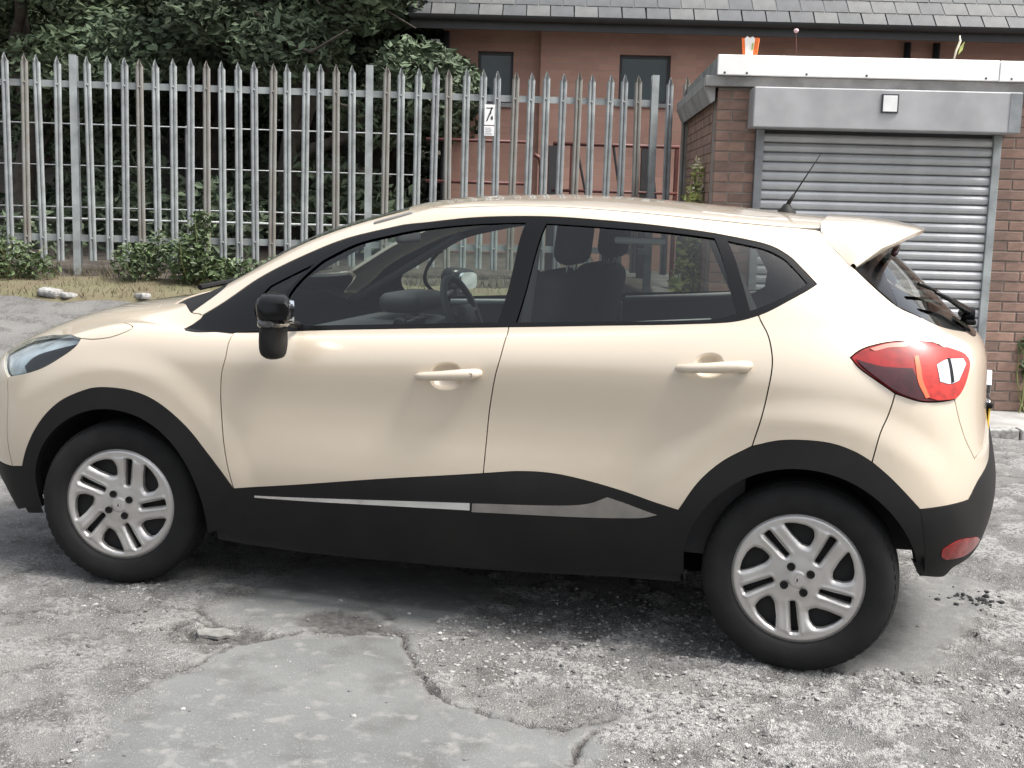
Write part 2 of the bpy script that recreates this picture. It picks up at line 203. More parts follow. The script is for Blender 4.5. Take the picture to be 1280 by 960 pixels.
grey_metal = mat('grey_painted_metal', (.36, .36, .365), .45, .2, var=.14, vscale=4, bump=.03, bscale=20)
slat_metal = mat('shutter_slat', (.44, .445, .45), .4, .4, var=.12, vscale=5)
concrete = mat('weathered_concrete', (.27, .265, .255), .85, var=.25, vscale=6, bump=.3, bscale=60)
brick_a = mat('brick_brown', (.235, .15, .118), .85, var=.3, vscale=7, bump=.3, bscale=90)
brick_b = mat('brick_dark', (.19, .125, .10), .85, var=.3, vscale=7, bump=.3, bscale=90)
brick_c = mat('brick_orange', (.27, .17, .13), .85, var=.3, vscale=7, bump=.3, bscale=90)
mortar = mat('mortar', (.22, .19, .165), .9, var=.2, bump=.2)
slate_a = mat('slate', (.05, .053, .056), .55, var=.3, vscale=5, bump=.15, bscale=40)
slate_b = mat('slate_pale', (.078, .08, .08), .6, var=.3, vscale=5, bump=.15, bscale=40)
fascia_dark = mat('dark_fascia', (.035, .034, .036), .5)
frame_dark = mat('window_frame', (.05, .05, .055), .5)
pane_a = mat('dim_window_pane', (.05, .075, .085), .06, spec=.6, var=.2, vscale=2)
bark = mat('bark', (.06, .05, .04), .9, var=.35, vscale=9, bump=.5, bscale=25)
leaf_d = mat('dark_leaf', (.085, .115, .068), .85, var=.5, vscale=1.3)
leaf_m = mat('mid_leaf', (.10, .135, .075), .85, var=.5, vscale=1.3)
leaf_l = mat('bush_leaf', (.062, .092, .036), .5, var=.4, vscale=7)
leaf_y = mat('yellow_green_leaf', (.36, .40, .13), .5, var=.4, vscale=12)
petal = mat('pale_flower', (.75, .70, .52), .6)
stem_m = mat('plant_stem', (.16, .17, .06), .7)
straw = mat('dry_grass', (.105, .10, .052), .9, vscale=3, col2=(.10, .078, .048))
soil = mat('dark_soil', (.05, .042, .034), .95, var=.4, vscale=5, bump=.5, bscale=30)
orange = mat('orange_card', (.80, .16, .03), .5); white_card = mat('white_card', (.82, .80, .76), .5)
sign_white = mat('sign_white', (.78, .78, .77), .4); sign_black = mat('sign_black', (.02, .02, .02), .5); sign_grey = mat('sign_grey_print', (.4, .4, .42), .5)
stone_m = mat('pale_stone', (.24, .235, .225), .85, var=.45, vscale=30, bump=.3)
fragment_m = mat('tarmac_piece', (.15, .148, .14), .9, var=.3, vscale=30, bump=.4)
debris_m = mat('black_debris', (.015, .015, .016), .8, var=.4)
# ---------------------------------------------------------------- mesh building
class MB:
    def __init__(s): s.v = []; s.f = []; s.m = []
    def add(s, vs, fs, mi=0):
        o = len(s.v); s.v += [tuple(map(float, v)) for v in vs]; s.f += [tuple(i+o for i in f) for f in fs]; s.m += [mi]*len(fs); return s
    def box(s, x0, x1, y0, y1, z0, z1, mi=0):
        return s.add([(x, y, z) for z in (z0, z1) for y in (y0, y1) for x in (x0, x1)],
            [(0, 2, 3, 1), (4, 5, 7, 6), (0, 1, 5, 4), (2, 6, 7, 3), (0, 4, 6, 2), (1, 3, 7, 5)], mi)
    def tube(s, pts, rad, n=8, mi=0, cap=True):
        P_ = [Vector(p) for p in pts]; R_ = rad if hasattr(rad, '__len__') else [rad]*len(P_); vs = []; fs = []
        for i, p in enumerate(P_):
            d = (P_[min(i+1, len(P_)-1)]-P_[max(i-1, 0)]).normalized()
            a = d.orthogonal().normalized() if i == 0 else (a-d*a.dot(d)).normalized()
            b = d.cross(a)
            for k in range(n):
                t = 2*math.pi*k/n; vs.append(p+(a*math.cos(t)+b*math.sin(t))*R_[i])
        for i in range(len(P_)-1):
            for k in range(n): fs.append((i*n+k, i*n+(k+1) % n, (i+1)*n+(k+1) % n, (i+1)*n+k))
        if cap: fs.append(tuple(range(n))[::-1]); fs.append(tuple((len(P_)-1)*n+k for k in range(n)))
        return s.add(vs, fs, mi)
    def lathe(s, prof, n=48, axis='y', c=(0, 0, 0), mi=0):
        """prof: (radius, offset along the axis)"""
        vs = []; fs = []
        for r, a in prof:
            for k in range(n):
                t = 2*math.pi*k/n; q = {'y': (r*math.cos(t), a, r*math.sin(t)), 'z': (r*math.cos(t), r*math.sin(t), a), 'x': (a, r*math.cos(t), r*math.sin(t))}[axis]
                vs.append((q[0]+c[0], q[1]+c[1], q[2]+c[2]))
        for i in range(len(prof)-1):
            for k in range(n): fs.append((i*n+k, i*n+(k+1) % n, (i+1)*n+(k+1) % n, (i+1)*n+k))
        return s.add(vs, fs, mi)
    def prism(s, poly, y0, y1, mi=0):
        n = len(poly); vs = [(x, y0, z) for x, z in poly]+[(x, y1, z) for x, z in poly]
        fs = [tuple(range(n)), tuple(range(2*n-1, n-1, -1))]+[(i, (i+1) % n+0, (i+1) % n+n, i+n)[::-1] for i in range(n)]
        return s.add(vs, fs, mi)
    def mesh(s, name, mats, smooth=False, bevel=0, segs=2, fixn=True):
        me = bpy.data.meshes.new(name); me.from_pydata(s.v, [], s.f)
        for m in (mats if isinstance(mats, (list, tuple)) else [mats]): me.materials.append(m)
        me.polygons.foreach_set('material_index', s.m)
        if fixn or bevel:
            import bmesh
            bm = bmesh.new(); bm.from_mesh(me)
            if fixn: bmesh.ops.recalc_face_normals(bm, faces=bm.faces)
            if bevel: bmesh.ops.bevel(bm, geom=[e for e in bm.edges if e.is_manifold and e.calc_face_angle(0) > .5], offset=bevel, segments=segs, profile=.5, affect='EDGES', clamp_overlap=True)
            bm.to_mesh(me); bm.free()
        if smooth: me.shade_smooth()
        me.update(); return me
    def build(s, name, mats, parent=None, smooth=False, bevel=0, segs=2, fixn=True):
        return link(name, s.mesh(name, mats, smooth, bevel, segs, fixn), parent)
def link(name, me, parent=None, loc=None):
    o = bpy.data.objects.new(name, me); COL.objects.link(o)
    if parent is not None: o.parent = parent
    if loc is not None: o.location = loc
    return o
def tag(o, label=None, cat=None, group=None, kind=None):
    if label: o['label'] = label
    if cat: o['category'] = cat
    if group: o['group'] = group
    if kind: o['kind'] = kind
    return o
def thing(name, label, cat, loc=(0, 0, 0), rz=0, group=None):
    o = bpy.data.objects.new(name, None); COL.objects.link(o); o.empty_display_size = .2
    o.location = loc; o.rotation_euler = (0, 0, rz); return tag(o, label, cat, group)
def auto_smooth(o, ang=35):
    me = o.data; me.shade_smooth()
    me.set_sharp_from_angle(angle=math.radians(ang)); return o
# value noise
_T = RNG.random((256, 256))
def vnoise(x, y):
    xi = np.floor(x).astype(int); yi = np.floor(y).astype(int); fx = x-xi; fy = y-yi
    fx = fx*fx*(3-2*fx); fy = fy*fy*(3-2*fy); g = lambda a, b: _T[a % 256, b % 256]
    return (g(xi, yi)*(1-fx)+g(xi+1, yi)*fx)*(1-fy)+(g(xi, yi+1)*(1-fx)+g(xi+1, yi+1)*fx)*fy
def fbm(x, y, n=4):
    s = 0; a = .5; t = 0
    for k in range(n): s = s+a*vnoise(x*2**k+17.3*k, y*2**k+5.1*k); t += a; a *= .5
    return s/t
# 2D triangulation of an outline with holes
def inpoly(pts, poly):
    x, y = pts[:, 0], pts[:, 1]; c = np.zeros(len(pts), bool); n = len(poly); j = n-1
    for i in range(n):
        xi, yi = poly[i]; xj, yj = poly[j]
        m = ((yi > y) != (yj > y)) & (x < (xj-xi)*(y-yi)/((yj-yi) if yj != yi else 1e-12)+xi); c ^= m; j = i
    return c
def segdist(pts, poly):
    d = np.full(len(pts), 1e9); n = len(poly); p = np.asarray(poly, float)
    for i in range(n):
        a = p[i]; b = p[(i+1) % n]; ab = b-a; L = (ab@ab)+1e-15
        t = np.clip(((pts-a)@ab)/L, 0, 1); d = np.minimum(d, np.hypot(*(pts-a-t[:, None]*ab).T))
    return d
def tri2d(outline, holes, du, dv, keep=.35):
    outline = np.asarray(outline, float); holes = [np.asarray(h, float) for h in holes]
    lo = outline.min(0); hi = outline.max(0)
    gx, gy = np.meshgrid(np.arange(lo[0]+du/2, hi[0], du), np.arange(lo[1]+dv/2, hi[1], dv)); g = np.c_[gx.ravel(), gy.ravel()]
    ok = inpoly(g, outline); sc = np.array([1/du, 1/dv])
    ok &= segdist(g*sc, outline*sc) > keep
    for h in holes: ok &= ~inpoly(g, h); ok &= segdist(g*sc, h*sc) > keep
    g = g[ok]; vs = [Vector(p) for p in outline]; ed = [(i, (i+1) % len(outline)) for i in range(len(outline))]
    for h in holes:
        o = len(vs); vs += [Vector(p) for p in h]; ed += [(o+i, o+(i+1) % len(h)) for i in range(len(h))]
    nb = len(vs); vs += [Vector(p) for p in g]
    V, _, F, ov, _, _ = delaunay_2d_cdt(vs, ed, [], 0, 1e-7)
    V = np.array([(a[0], a[1]) for a in V]); F = [tuple(f) for f in F]; c = np.array([V[list(f)].mean(0) for f in F])
    k = inpoly(c, outline)
    for h in holes: k &= ~inpoly(c, h)
    F = [f for f, q in zip(F, k) if q]
    m = {}
    for i, lst in enumerate(ov):
        for a in lst: m[a] = i
    loops = []; o = 0
    for L in [outline]+holes:
        loops.append([m.get(o+i, o+i) for i in range(len(L))]); o += len(L)
    return V, F, loops
# ---------------------------------------------------------------- car panels cut from the body surface
def resample(out, step):
    n = len(out); res = []; ids = []
    for i in range(n):
        p1 = np.array(out[i][:2]); p2 = np.array(out[(i+1) % n][:2])
        p0 = 2*p1-p2 if out[i][2] else np.array(out[i-1][:2])
        p3 = 2*p2-p1 if out[(i+1) % n][2] else np.array(out[(i+2) % n][:2])
        L = np.linalg.norm(P(*p2)-P(*p1)); k = max(1, int(math.ceil(L/step)))
        l = lambda a, b: max(1e-4, np.linalg.norm(a-b))**.5
        t1 = l(p0, p1); t2 = t1+l(p1, p2); t3 = t2+l(p2, p3)
        for j in range(k):
            t = t1+(t2-t1)*j/k
            A1 = (t1-t)/t1*p0+t/t1*p1; A2 = (t2-t)/(t2-t1)*p1+(t-t1)/(t2-t1)*p2; A3 = (t3-t)/(t3-t2)*p2+(t-t2)/(t3-t2)*p3
            B1 = (t2-t)/t2*A1+t/t2*A2; B2 = (t3-t)/(t3-t1)*A2+(t-t1)/(t3-t1)*A3
            res.append((t2-t)/(t2-t1)*B1+(t-t1)/(t2-t1)*B2); ids.append(bool(out[i][2]) and j == 0)
    r = np.array(res); r[:, 0] = np.clip(r[:, 0], 0, NC-1); r[:, 1] = np.clip(r[:, 1], 0, NR-1)
    return r
def onmid(uv): return (uv[:, 0] < .012) | (uv[:, 0] > NC-1-.012) | (uv[:, 1] > NR-1-.012)
def area(p): return .5*np.sum(p[:, 0]*np.roll(p[:, 1], -1)-np.roll(p[:, 0], -1)*p[:, 1])
def inset(uv, g):
    """move an outline inwards by g metres along the surface; g < 0 grows it"""
    if area(uv) < 0: uv = uv[::-1]
    W3 = P(uv[:, 0], uv[:, 1]); a, b = dP(uv[:, 0], uv[:, 1]); n = np.cross(a, b); n /= np.linalg.norm(n, axis=1, keepdims=True)+1e-12
    e = np.roll(W3, -1, 0)-W3; e /= np.linalg.norm(e, axis=1, keepdims=True)+1e-9
    nin = np.cross(n, e); npv = np.roll(nin, 1, 0); s = nin+npv; s /= np.linalg.norm(s, axis=1, keepdims=True)+1e-9
    k = np.clip(1/np.maximum(.35, (s*nin).sum(1)), 1, 2.2); d = s*(g*k)[:, None]
    out = uv.copy(); mid = onmid(uv)
    for i in range(len(uv)):
        if mid[i]: continue
        J = np.stack([a[i], b[i]], 1); out[i] += np.linalg.lstsq(J, d[i], rcond=None)[0]
    out[:, 0] = np.clip(out[:, 0], 0, NC-1); out[:, 1] = np.clip(out[:, 1], 0, NR-1)
    return out, -s
def panel_data(out, off, gap, flange, holes, du, dv, step, bend=None):
    uv = resample(out, step); uv, outward = inset(uv, gap)
    hs = []; hn = []
    for h in holes:
        q, hh = inset(resample(h, step), -gap); hs.append(q); hn.append(-hh)
    V, F, loops = tri2d(uv, hs, du, dv)
    n = N(V[:, 0], V[:, 1]); offs = off
    if bend is not None: offs = off+bend(V, P(V[:, 0], V[:, 1]), loops)
    p = P(V[:, 0], V[:, 1])+n*(offs[:, None] if hasattr(offs, '__len__') else offs)
    p[V[:, 1] > NR-1-.01, 1] = np.maximum(0, p[V[:, 1] > NR-1-.01, 1])
    verts = [tuple(a) for a in p]; nor = [tuple(a) for a in n]; faces = []
    for f in F:
        a, b, c = (V[i] for i in f)
        f = f if (b[0]-a[0])*(c[1]-a[1])-(b[1]-a[1])*(c[0]-a[0]) < 0 else f[::-1]
        # du x dv points inwards on the +y half, so clockwise in (u,v) faces out
        faces.append(f)
    if flange:
        for L, on in zip(loops, [outward]+hn):
            m = onmid(V[L]); k = len(L); o = len(verts)
            for i, vi in enumerate(L): verts.append(tuple(p[vi])); nor.append(tuple(on[i] if len(on) == k else n[vi]))
            for i, vi in enumerate(L): verts.append(tuple(p[vi]-n[vi]*flange)); nor.append(tuple(on[i] if len(on) == k else n[vi]))
            for i in range(k):
                j = (i+1) % k
                if m[i] and m[j]: continue
                faces.append((o+i, o+j, o+k+j, o+k+i))
    return verts, faces, nor
def panel_mesh(name, data, m, side, flatn=False):
    """side -1 near (y<0), +1 far, 0 both halves in one mesh"""
    v, f, n = data; V = []; F = []; Nn = []
    for s in ([-1, 1] if side == 0 else [side]):
        o = len(V); V += [(a[0], s*a[1], a[2]) for a in v]; Nn += [(a[0], s*a[1], a[2]) for a in n]
        F += [tuple(i+o for i in (q if s > 0 else q[::-1])) for q in f]
    me = bpy.data.meshes.new(name); me.from_pydata(V, [], F); me.materials.append(m); me.shade_smooth()
    if not flatn: me.normals_split_custom_set_from_vertices(Nn)
    me.update(); return me
def panel(name, m, parent, key, off=0, gap=.0022, flange=.014, holes=(), side=(-1, 1), du=.07, dv=.15, step=.016, bend=None, flatn=False):
    out = OUT[key] if isinstance(key, str) else key
    d = panel_data(out, off, gap, flange, [OUT[h] if isinstance(h, str) else h for h in holes], du, dv, step, bend)
    return [link(name, panel_mesh(name, d, m, s, flatn), par) for s, par in zip(side, parent if isinstance(parent, (list, tuple)) else [parent]*len(side))]
CAR = thing('parked_car', 'cream coloured five-door hatchback parked side-on across the yard with black lower cladding', 'car')
# painted panels
wing = panel('front_wing', paint, CAR, 'front_wing')
fdoor = panel('front_door', paint, CAR, 'front_door', holes=[OUT2['scoopF']])
rdoor = panel('rear_door', paint, CAR, 'rear_door', holes=[OUT2['scoopR']])
bside = panel('body_side', paint, CAR, 'body_side', holes=())
panel('bonnet', paint, CAR, 'bonnet', side=(0,), du=.09)
panel('roof', paint, CAR, 'roof', side=(0,), du=.1, dv=.12, gap=.001)
fb = panel('front_bumper', paint, CAR, 'front_bumper', side=(0,))[0]
rb = panel('rear_bumper', paint, CAR, 'rear_bumper', side=(0,), du=.06)[0]
tg = panel('tailgate', paint, CAR, 'tailgate', side=(0,), du=.05, dv=.1)[0]
# black trim and glass
G4 = ['quarter_light', 'front_glass', 'rear_glass_side', 'rear_quarter_glass']
wtrim = panel('window_surround', gloss_black, CAR, 'window_trim', off=-.002, gap=.001, holes=G4)
panel('quarter_light', glass_f, wtrim, 'quarter_light', off=-.007, gap=-.004, flange=0)
panel('front_window', glass_f, fdoor, 'front_glass', off=-.009, gap=-.004, flange=0)
panel('rear_window', glass_r, rdoor, 'rear_glass_side', off=-.009, gap=-.004, flange=0)
panel('rear_quarter_window', glass_r, wtrim, 'rear_quarter_glass', off=-.007, gap=-.004, flange=0)
panel('windscreen', glass_f, CAR, 'windscreen', off=-.004, flange=.006, side=(0,), du=.12)
panel('cowl_panel', black_pl, CAR, 'cowl', off=-.006, side=(0,), gap=.001)
rw = panel('back_window', glass_r, tg, 'rear_window', off=.0, flange=.006, side=(0,), du=.06, gap=.001)[0]
panel('window_corner_trim', gloss_black, [tg, tg], 'tailgate_corner_trim', off=.001, gap=.001)
# black cladding
swell = lambda h: (lambda V, Pw, loops: h*sstep(0, .022, segdist(np.c_[Pw[:, 0], Pw[:, 2]], np.c_[Pw[loops[0], 0], Pw[loops[0], 2]])))
panel('wheel_arch_trim', black_pl, CAR, 'wheel_arch_front', off=.002, gap=.0, flange=.03, bend=swell(.006), du=.04, dv=.1)
panel('wheel_arch_trim', black_pl, CAR, 'wheel_arch_rear', off=.002, gap=.0, flange=.03, bend=swell(.006), du=.04, dv=.1)
sill = panel('sill_trim', black_pl, CAR, 'sill_trim', off=.001, gap=.0, flange=.02, bend=swell(.005), du=.08, dv=.1)
panel('bumper_lower', black_pl, [fb], 'bumper_lower_front', off=.002, gap=0, flange=.02, side=(0,))
bl = panel('bumper_lower', black_pl, [rb], 'bumper_lower', off=.003, gap=0, flange=.02, side=(0,), bend=swell(.008), du=.06)[0]
panel('side_strip', chrome, sill, 'strip_front', off=.008, gap=0, flange=.008, bend=swell(.004), du=.05, dv=.03)
panel('side_strip', darkchrome, sill, 'strip_rear', off=.008, gap=0, flange=.008, bend=swell(.004), du=.05, dv=.03)
# lamps
tl = panel('tail_light', red_lens, CAR, 'tail_light', off=.001, gap=.003, bend=swell(.009), du=.04, dv=.08, flange=.02)
panel('side_lens', red_dark, tl, OUT2['dark'], off=.0105, gap=.002, flange=.004, du=.04, dv=.08)
panel('lamp_ring', red_bright, tl, OUT2['ring'], off=.011, gap=.001, flange=.004, du=.04, dv=.08, holes=[OUT2['hex']])
panel('lens_rib', mat('orange_red_lens', (.62, .10, .03), .2, coat=.5), tl, OUT2['rib'], off=.0125, gap=0, flange=.004, du=.04, dv=.08)
panel('lens_divider', gloss_black, tl, OUT2['split'], off=.0135, gap=0, flange=.003, du=.04, dv=.08)
panel('painted_glint', mat('glint_pink', (.55, .16, .12), .15, coat=.7), tl, OUT2['glint'], off=.0105, gap=0, flange=.003, du=.04, dv=.08)  # reflected streak along the lens top, painted as a pink panel
panel('reversing_lens', white_lens, tl, OUT2['hex'], off=.012, gap=.001, flange=.004, du=.04, dv=.08)
panel('rear_reflector', red_lens, [rb, rb], OUT2['fog'], off=.013, gap=0, flange=.012, bend=swell(.003), du=.05, dv=.08)
hlm = mat('lamp_reflector', (.36, .40, .41), .25, .5, var=.35, vscale=14)
hl = panel('headlight', hlm, CAR, 'headlight', off=-.021, gap=.001, flange=0, du=.05, dv=.1)
panel('lamp_cover', glass_lens, hl, 'headlight', off=.001, gap=.003, flange=.02, du=.05, dv=.1)
shrink = lambda key, a: [(u, v, c) for (u, v, c) in OUT[key]]
panel('lamp_bezel', gloss_black, hl, OUT2['bezel'], off=-.015, gap=0, flange=.004, du=.05, dv=.1)
# spoiler
def spoiler():
    st = [(.0, 2.60, 1.526, 2.945, 1.487, 2.80, 1.435), (.25, 2.60, 1.522, 2.938, 1.486, 2.80, 1.43), (.40, 2.595, 1.509, 2.922, 1.482, 2.785, 1.415), (.47, 2.590, 1.496, 2.906, 1.478, 2.775, 1.400), (.515, 2.592, 1.470, 2.872, 1.462, 2.755, 1.388), (.555, 2.618, 1.435, 2.80, 1.425, 2.735, 1.372), (.600, 2.700, 1.362, 2.722, 1.360, 2.716, 1.352)]
    full = [(-a[0],)+a[1:] for a in st[::-1]]+st[1:]
    vs = []; fs = []; K = 9
    for y, xa, za, xt, zt, xc, zc in full:
        d = .004 if abs(y) < .59 else 0
        sec = []
        for t in (0, .33, .66, .93): sec.append((xa+(xt-xa)*t, za+(zt-za)*t+.010*math.sin(math.pi*t)+d))
        sec.append((xt, zt)); sec.append((xt-.003, zt-.012 if d else zt))
        for t in (.35, .7, 1): sec.append((xt+(xc-xt)*t, zt-.012*bool(d)+(zc-zt)*t))
        vs += [(x, y, z) for x, z in sec]
    for i in range(len(full)-1):
        for k in range(K-1): fs.append((i*K+k, i*K+k+1, (i+1)*K+k+1, (i+1)*K+k))
    b = MB().add(vs, fs); return auto_smooth(b.build('spoiler', paint, tg), 40)
sp = spoiler()
b = MB(); b.tube([(2.84, -.47, 1.405), (2.85, 0, 1.415), (2.84, .47, 1.405)], .012, 6); b.build('brake_light', red_dark, sp, smooth=True)
# inner shell: dark structure behind the gaps, wheel wells open
def shell():
    us = np.linspace(0, NC-1, 141); vs_ = np.linspace(0, 6.9, 70); u, v = np.meshgrid(us, vs_)
    p = P(u, v)-N(u, v)*.026; p[..., 1] = np.maximum(p[..., 1], 0)
    V = p.reshape(-1, 3); F = []; nu = len(us)
    for j in range(len(vs_)-1):
        for i in range(nu-1):
            q = (j*nu+i, j*nu+i+1, (j+1)*nu+i+1, (j+1)*nu+i); c = V[list(q)].mean(0)
            if c[1] > .5 and any(math.hypot(c[0]-ax, c[2]-WZ) < .41 for ax in (AXF, AXR)): continue
            F.append(q)
    b = MB(); b.add(V, F); b.add(V*MIR, [f[::-1] for f in F])
    # wheel wells and floor
    for ax in (AXF, AXR):
        for s in (-1, 1):
            pts = [(ax+.41*math.cos(t), .326+.41*math.sin(t)) for t in np.linspace(.12, math.pi-.05, 24)]
            vv = [(x, s*yy, z) for yy in (.80, .50) for x, z in pts]; n = len(pts)
            b.add(vv, [(i, i+1, n+i+1, n+i) for i in range(n-1)]); b.add([(x, s*.50, z) for x, z in pts], [tuple(range(n))])
    b.add([(-.5, -.5, .2), (.37, -.5, .21), (.42, -.70, .21), (2.10, -.70, .215), (2.2, -.5, .21), (2.9, -.5, .26), (2.9, .5, .26), (2.2, .5, .21), (2.10, .70, .215), (.42, .70, .21), (.37, .5, .21), (-.5, .5, .2)], [(0, 1, 10, 11), (1, 2, 9, 10), (2, 3, 8, 9), (3, 4, 7, 8), (4, 5, 6, 7)])
    return b.build('inner_structure', dark, CAR, smooth=False)
shell()
# bonnet side: headlining under the roof
us = np.linspace(0, NC-1, 90); vs_ = np.linspace(9.7, 12, 14); u, v = np.meshgrid(us, vs_); p = P(u, v); p[..., 2] -= .03
V = p.reshape(-1, 3); F = [(j*90+i, j*90+i+1, (j+1)*90+i+1, (j+1)*90+i) for j in range(13) for i in range(89)]
MB().add(V, F).add(V*MIR, F).build('headlining', headlining, CAR, smooth=True)
# ---------------------------------------------------------------- wheels
RC = .222
def rot2(p, a): c, s = math.cos(a), math.sin(a); return [(x*c-y*s, x*s+y*c) for x, y in p]
def rounded(poly, r, n=4):
    out = []; m = len(poly)
    for i in range(m):
        p = np.array(poly[i]); a = np.array(poly[i-1])-p; b2 = np.array(poly[(i+1) % m])-p
        la, lb = np.linalg.norm(a), np.linalg.norm(b2); rr = min(r, la*.45, lb*.45); A_ = p+a/la*rr; B_ = p+b2/lb*rr
        for t in np.linspace(0, 1, n+1): out.append(tuple((1-t)**2*A_+2*t*(1-t)*p+t*t*B_))
    return out
def lean(poly): return [rot2([p], math.radians(9)*(math.hypot(*p)-.13)/.1)[0] for p in poly]
def cover_mesh():
    outl = [(RC*math.cos(t), RC*math.sin(t)) for t in np.linspace(0, 2*math.pi, 121)[:-1]]
    holes = []
    for k in range(5):
        a = math.radians(72*k)
        # broad angular window and the narrow slot between paired spokes, both leaning with the spokes
        pol = lambda q: [(r_*math.cos(math.radians(g)), r_*math.sin(math.radians(g))) for g, r_ in q]
        win = rounded(pol([(-16, .113), (-18, .150), (-14.5, .178), (-6, .187), (6, .192), (17.5, .195), (11, .150), (-2, .116)]), .011)
        holes.append(rot2(win, a))
        p0, p1 = np.array(pol([(-9, .081)])[0]), np.array(pol([(.6, .187)])[0]); dd = (p1-p0)/np.linalg.norm(p1-p0); nn_ = np.array([-dd[1], dd[0]])
        slot = rounded([tuple(p0-nn_*.0095), tuple(p1-nn_*.0135), tuple(p1+nn_*.0135), tuple(p0+nn_*.0095)], .007)
        holes.append(rot2(rot2(slot, math.radians(36)), a))
    V, F, loops = tri2d(outl, holes, .0045, .0045)
    r = np.hypot(V[:, 0], V[:, 1]); d = np.full(len(V), 1e9)
    for h in holes[:10]: d = np.minimum(d, segdist(V, h))
    y = -.012*sstep(.03, .12, r)+.010*sstep(.11, .19, r)-.008*sstep(.208, RC, r)
    y -= .007*(1-sstep(0, .007, d)); y += .003*sstep(.006, .014, d)*sstep(.07, .10, r)*(1-sstep(.18, .195, r))
    ds = np.full(len(V), 1e9)
    for h in holes[1:10:2]: ds = np.minimum(ds, segdist(V, h))
    y += .0035*np.exp(-((ds-.010)/.006)**2)*sstep(.07, .09, r)*(1-sstep(.185, .2, r))
    y += .004*(1-sstep(.026, .030, r))
    vs = [(a, -h, b2) for (a, b2), h in zip(V, y)]
    fs = [f if np.cross(V[f[1]]-V[f[0]], V[f[2]]-V[f[0]]) > 0 else f[::-1] for f in F]
    b = MB().add(vs, fs)
    for L in loops:
        o = [vs[i] for i in L]; n = len(o); b.add(o+[(x, yy+.022, z) for x, yy, z in o], [(i, (i+1) % n, n+(i+1) % n, n+i) for i in range(n)])
    me = b.mesh('wheel_cover', silver, fixn=False); me.shade_smooth(); me.set_sharp_from_angle(angle=math.radians(50)); return me
def tyre_mesh():
    pr = [(.200, -.020), (.2195, -.012), (.2235, -.004), (.228, .004), (.238, .010), (.262, .0145), (.285, .013), (.303, .006), (.3145, -.006), (.3215, -.020), (.3245, -.032), (.326, -.036), (.320, -.0375), (.320, -.0445), (.326, -.046), (.3265, -.072), (.3205, -.074), (.3205, -.082), (.3265, -.084), (.3265, -.108), (.3205, -.110), (.3205, -.118), (.326, -.120), (.3255, -.150), (.318, -.176), (.300, -.194), (.26, -.200), (.21, -.185), (.20, -.10), (.200, -.020)]
    b = MB().lathe([(r, -a) for r, a in pr], 80, 'y')
    # shoulder blocks
    for k in range(60):
        t = 2*math.pi*k/60; c, s = math.cos(t), math.sin(t); c2, s2 = math.cos(t+.06), math.sin(t+.06)
        q = lambda r, cc, ss, yy: (r*cc, yy, r*ss)
        b.add([q(.3155, c, s, .0035), q(.3155, c2, s2, .0035), q(.3255, c2, s2, .028), q(.3255, c, s, .028), q(.300, c, s, .012), q(.300, c2, s2, .012)], [(0, 1, 2, 3), (4, 5, 1, 0)])
    me = b.mesh('tyre', rubber); me.shade_smooth(); me.set_sharp_from_angle(angle=math.radians(40)); return me
cov, tyr = cover_mesh(), tyre_mesh()
hubb = MB().lathe([(.001, .05), (.20, .05), (.20, .12)], 40).mesh('wheel_disc', dark)
bolt = MB().lathe([(.0001, .0025), (.0085, .0025), (.0095, -.001), (.0135, -.0025), (.0145, .004)], 14).mesh('wheel_bolt', black_pl)
ring = MB().lathe([(.027, .001), (.026, -.002), (.024, -.003), (.0225, -.001)], 32).mesh('hub_ring', silver, smooth=True)
emb = MB().prism([(0, .019), (.0085, 0), (0, -.019), (-.0085, 0)], -.004, .001); emb.prism([(0, .009), (.0035, 0), (0, -.009), (-.0035, 0)], -.0045, -.003, 1)
emb = emb.mesh('hub_emblem', [chrome, dark])
for (x, y, side, steer, ph) in ((0, -.85, -1, .17, 41), (2.606, -.843, -1, 0, 18), (0, .85, 1, .15, 20), (2.606, .843, 1, 0, 40)):
    w = link('wheel', tyr, CAR, (x, y, .324)); w.rotation_euler = (0, 0, steer+(math.pi if side > 0 else 0)); w.name = 'wheel'
    for nm, me in (('wheel_cover', cov), ('wheel_disc', hubb), ('hub_emblem', emb)):
        o = link(nm, me, w); o.rotation_euler = (0, math.radians(-ph) if nm == 'wheel_cover' else 0, 0)
        if nm == 'hub_emblem': o.location = (0, -.006, 0)
    for k in range(4):
        t = math.radians(90*k+28); o = link('wheel_bolt', bolt, w, (.048*math.cos(t), -.0065, .048*math.sin(t)))
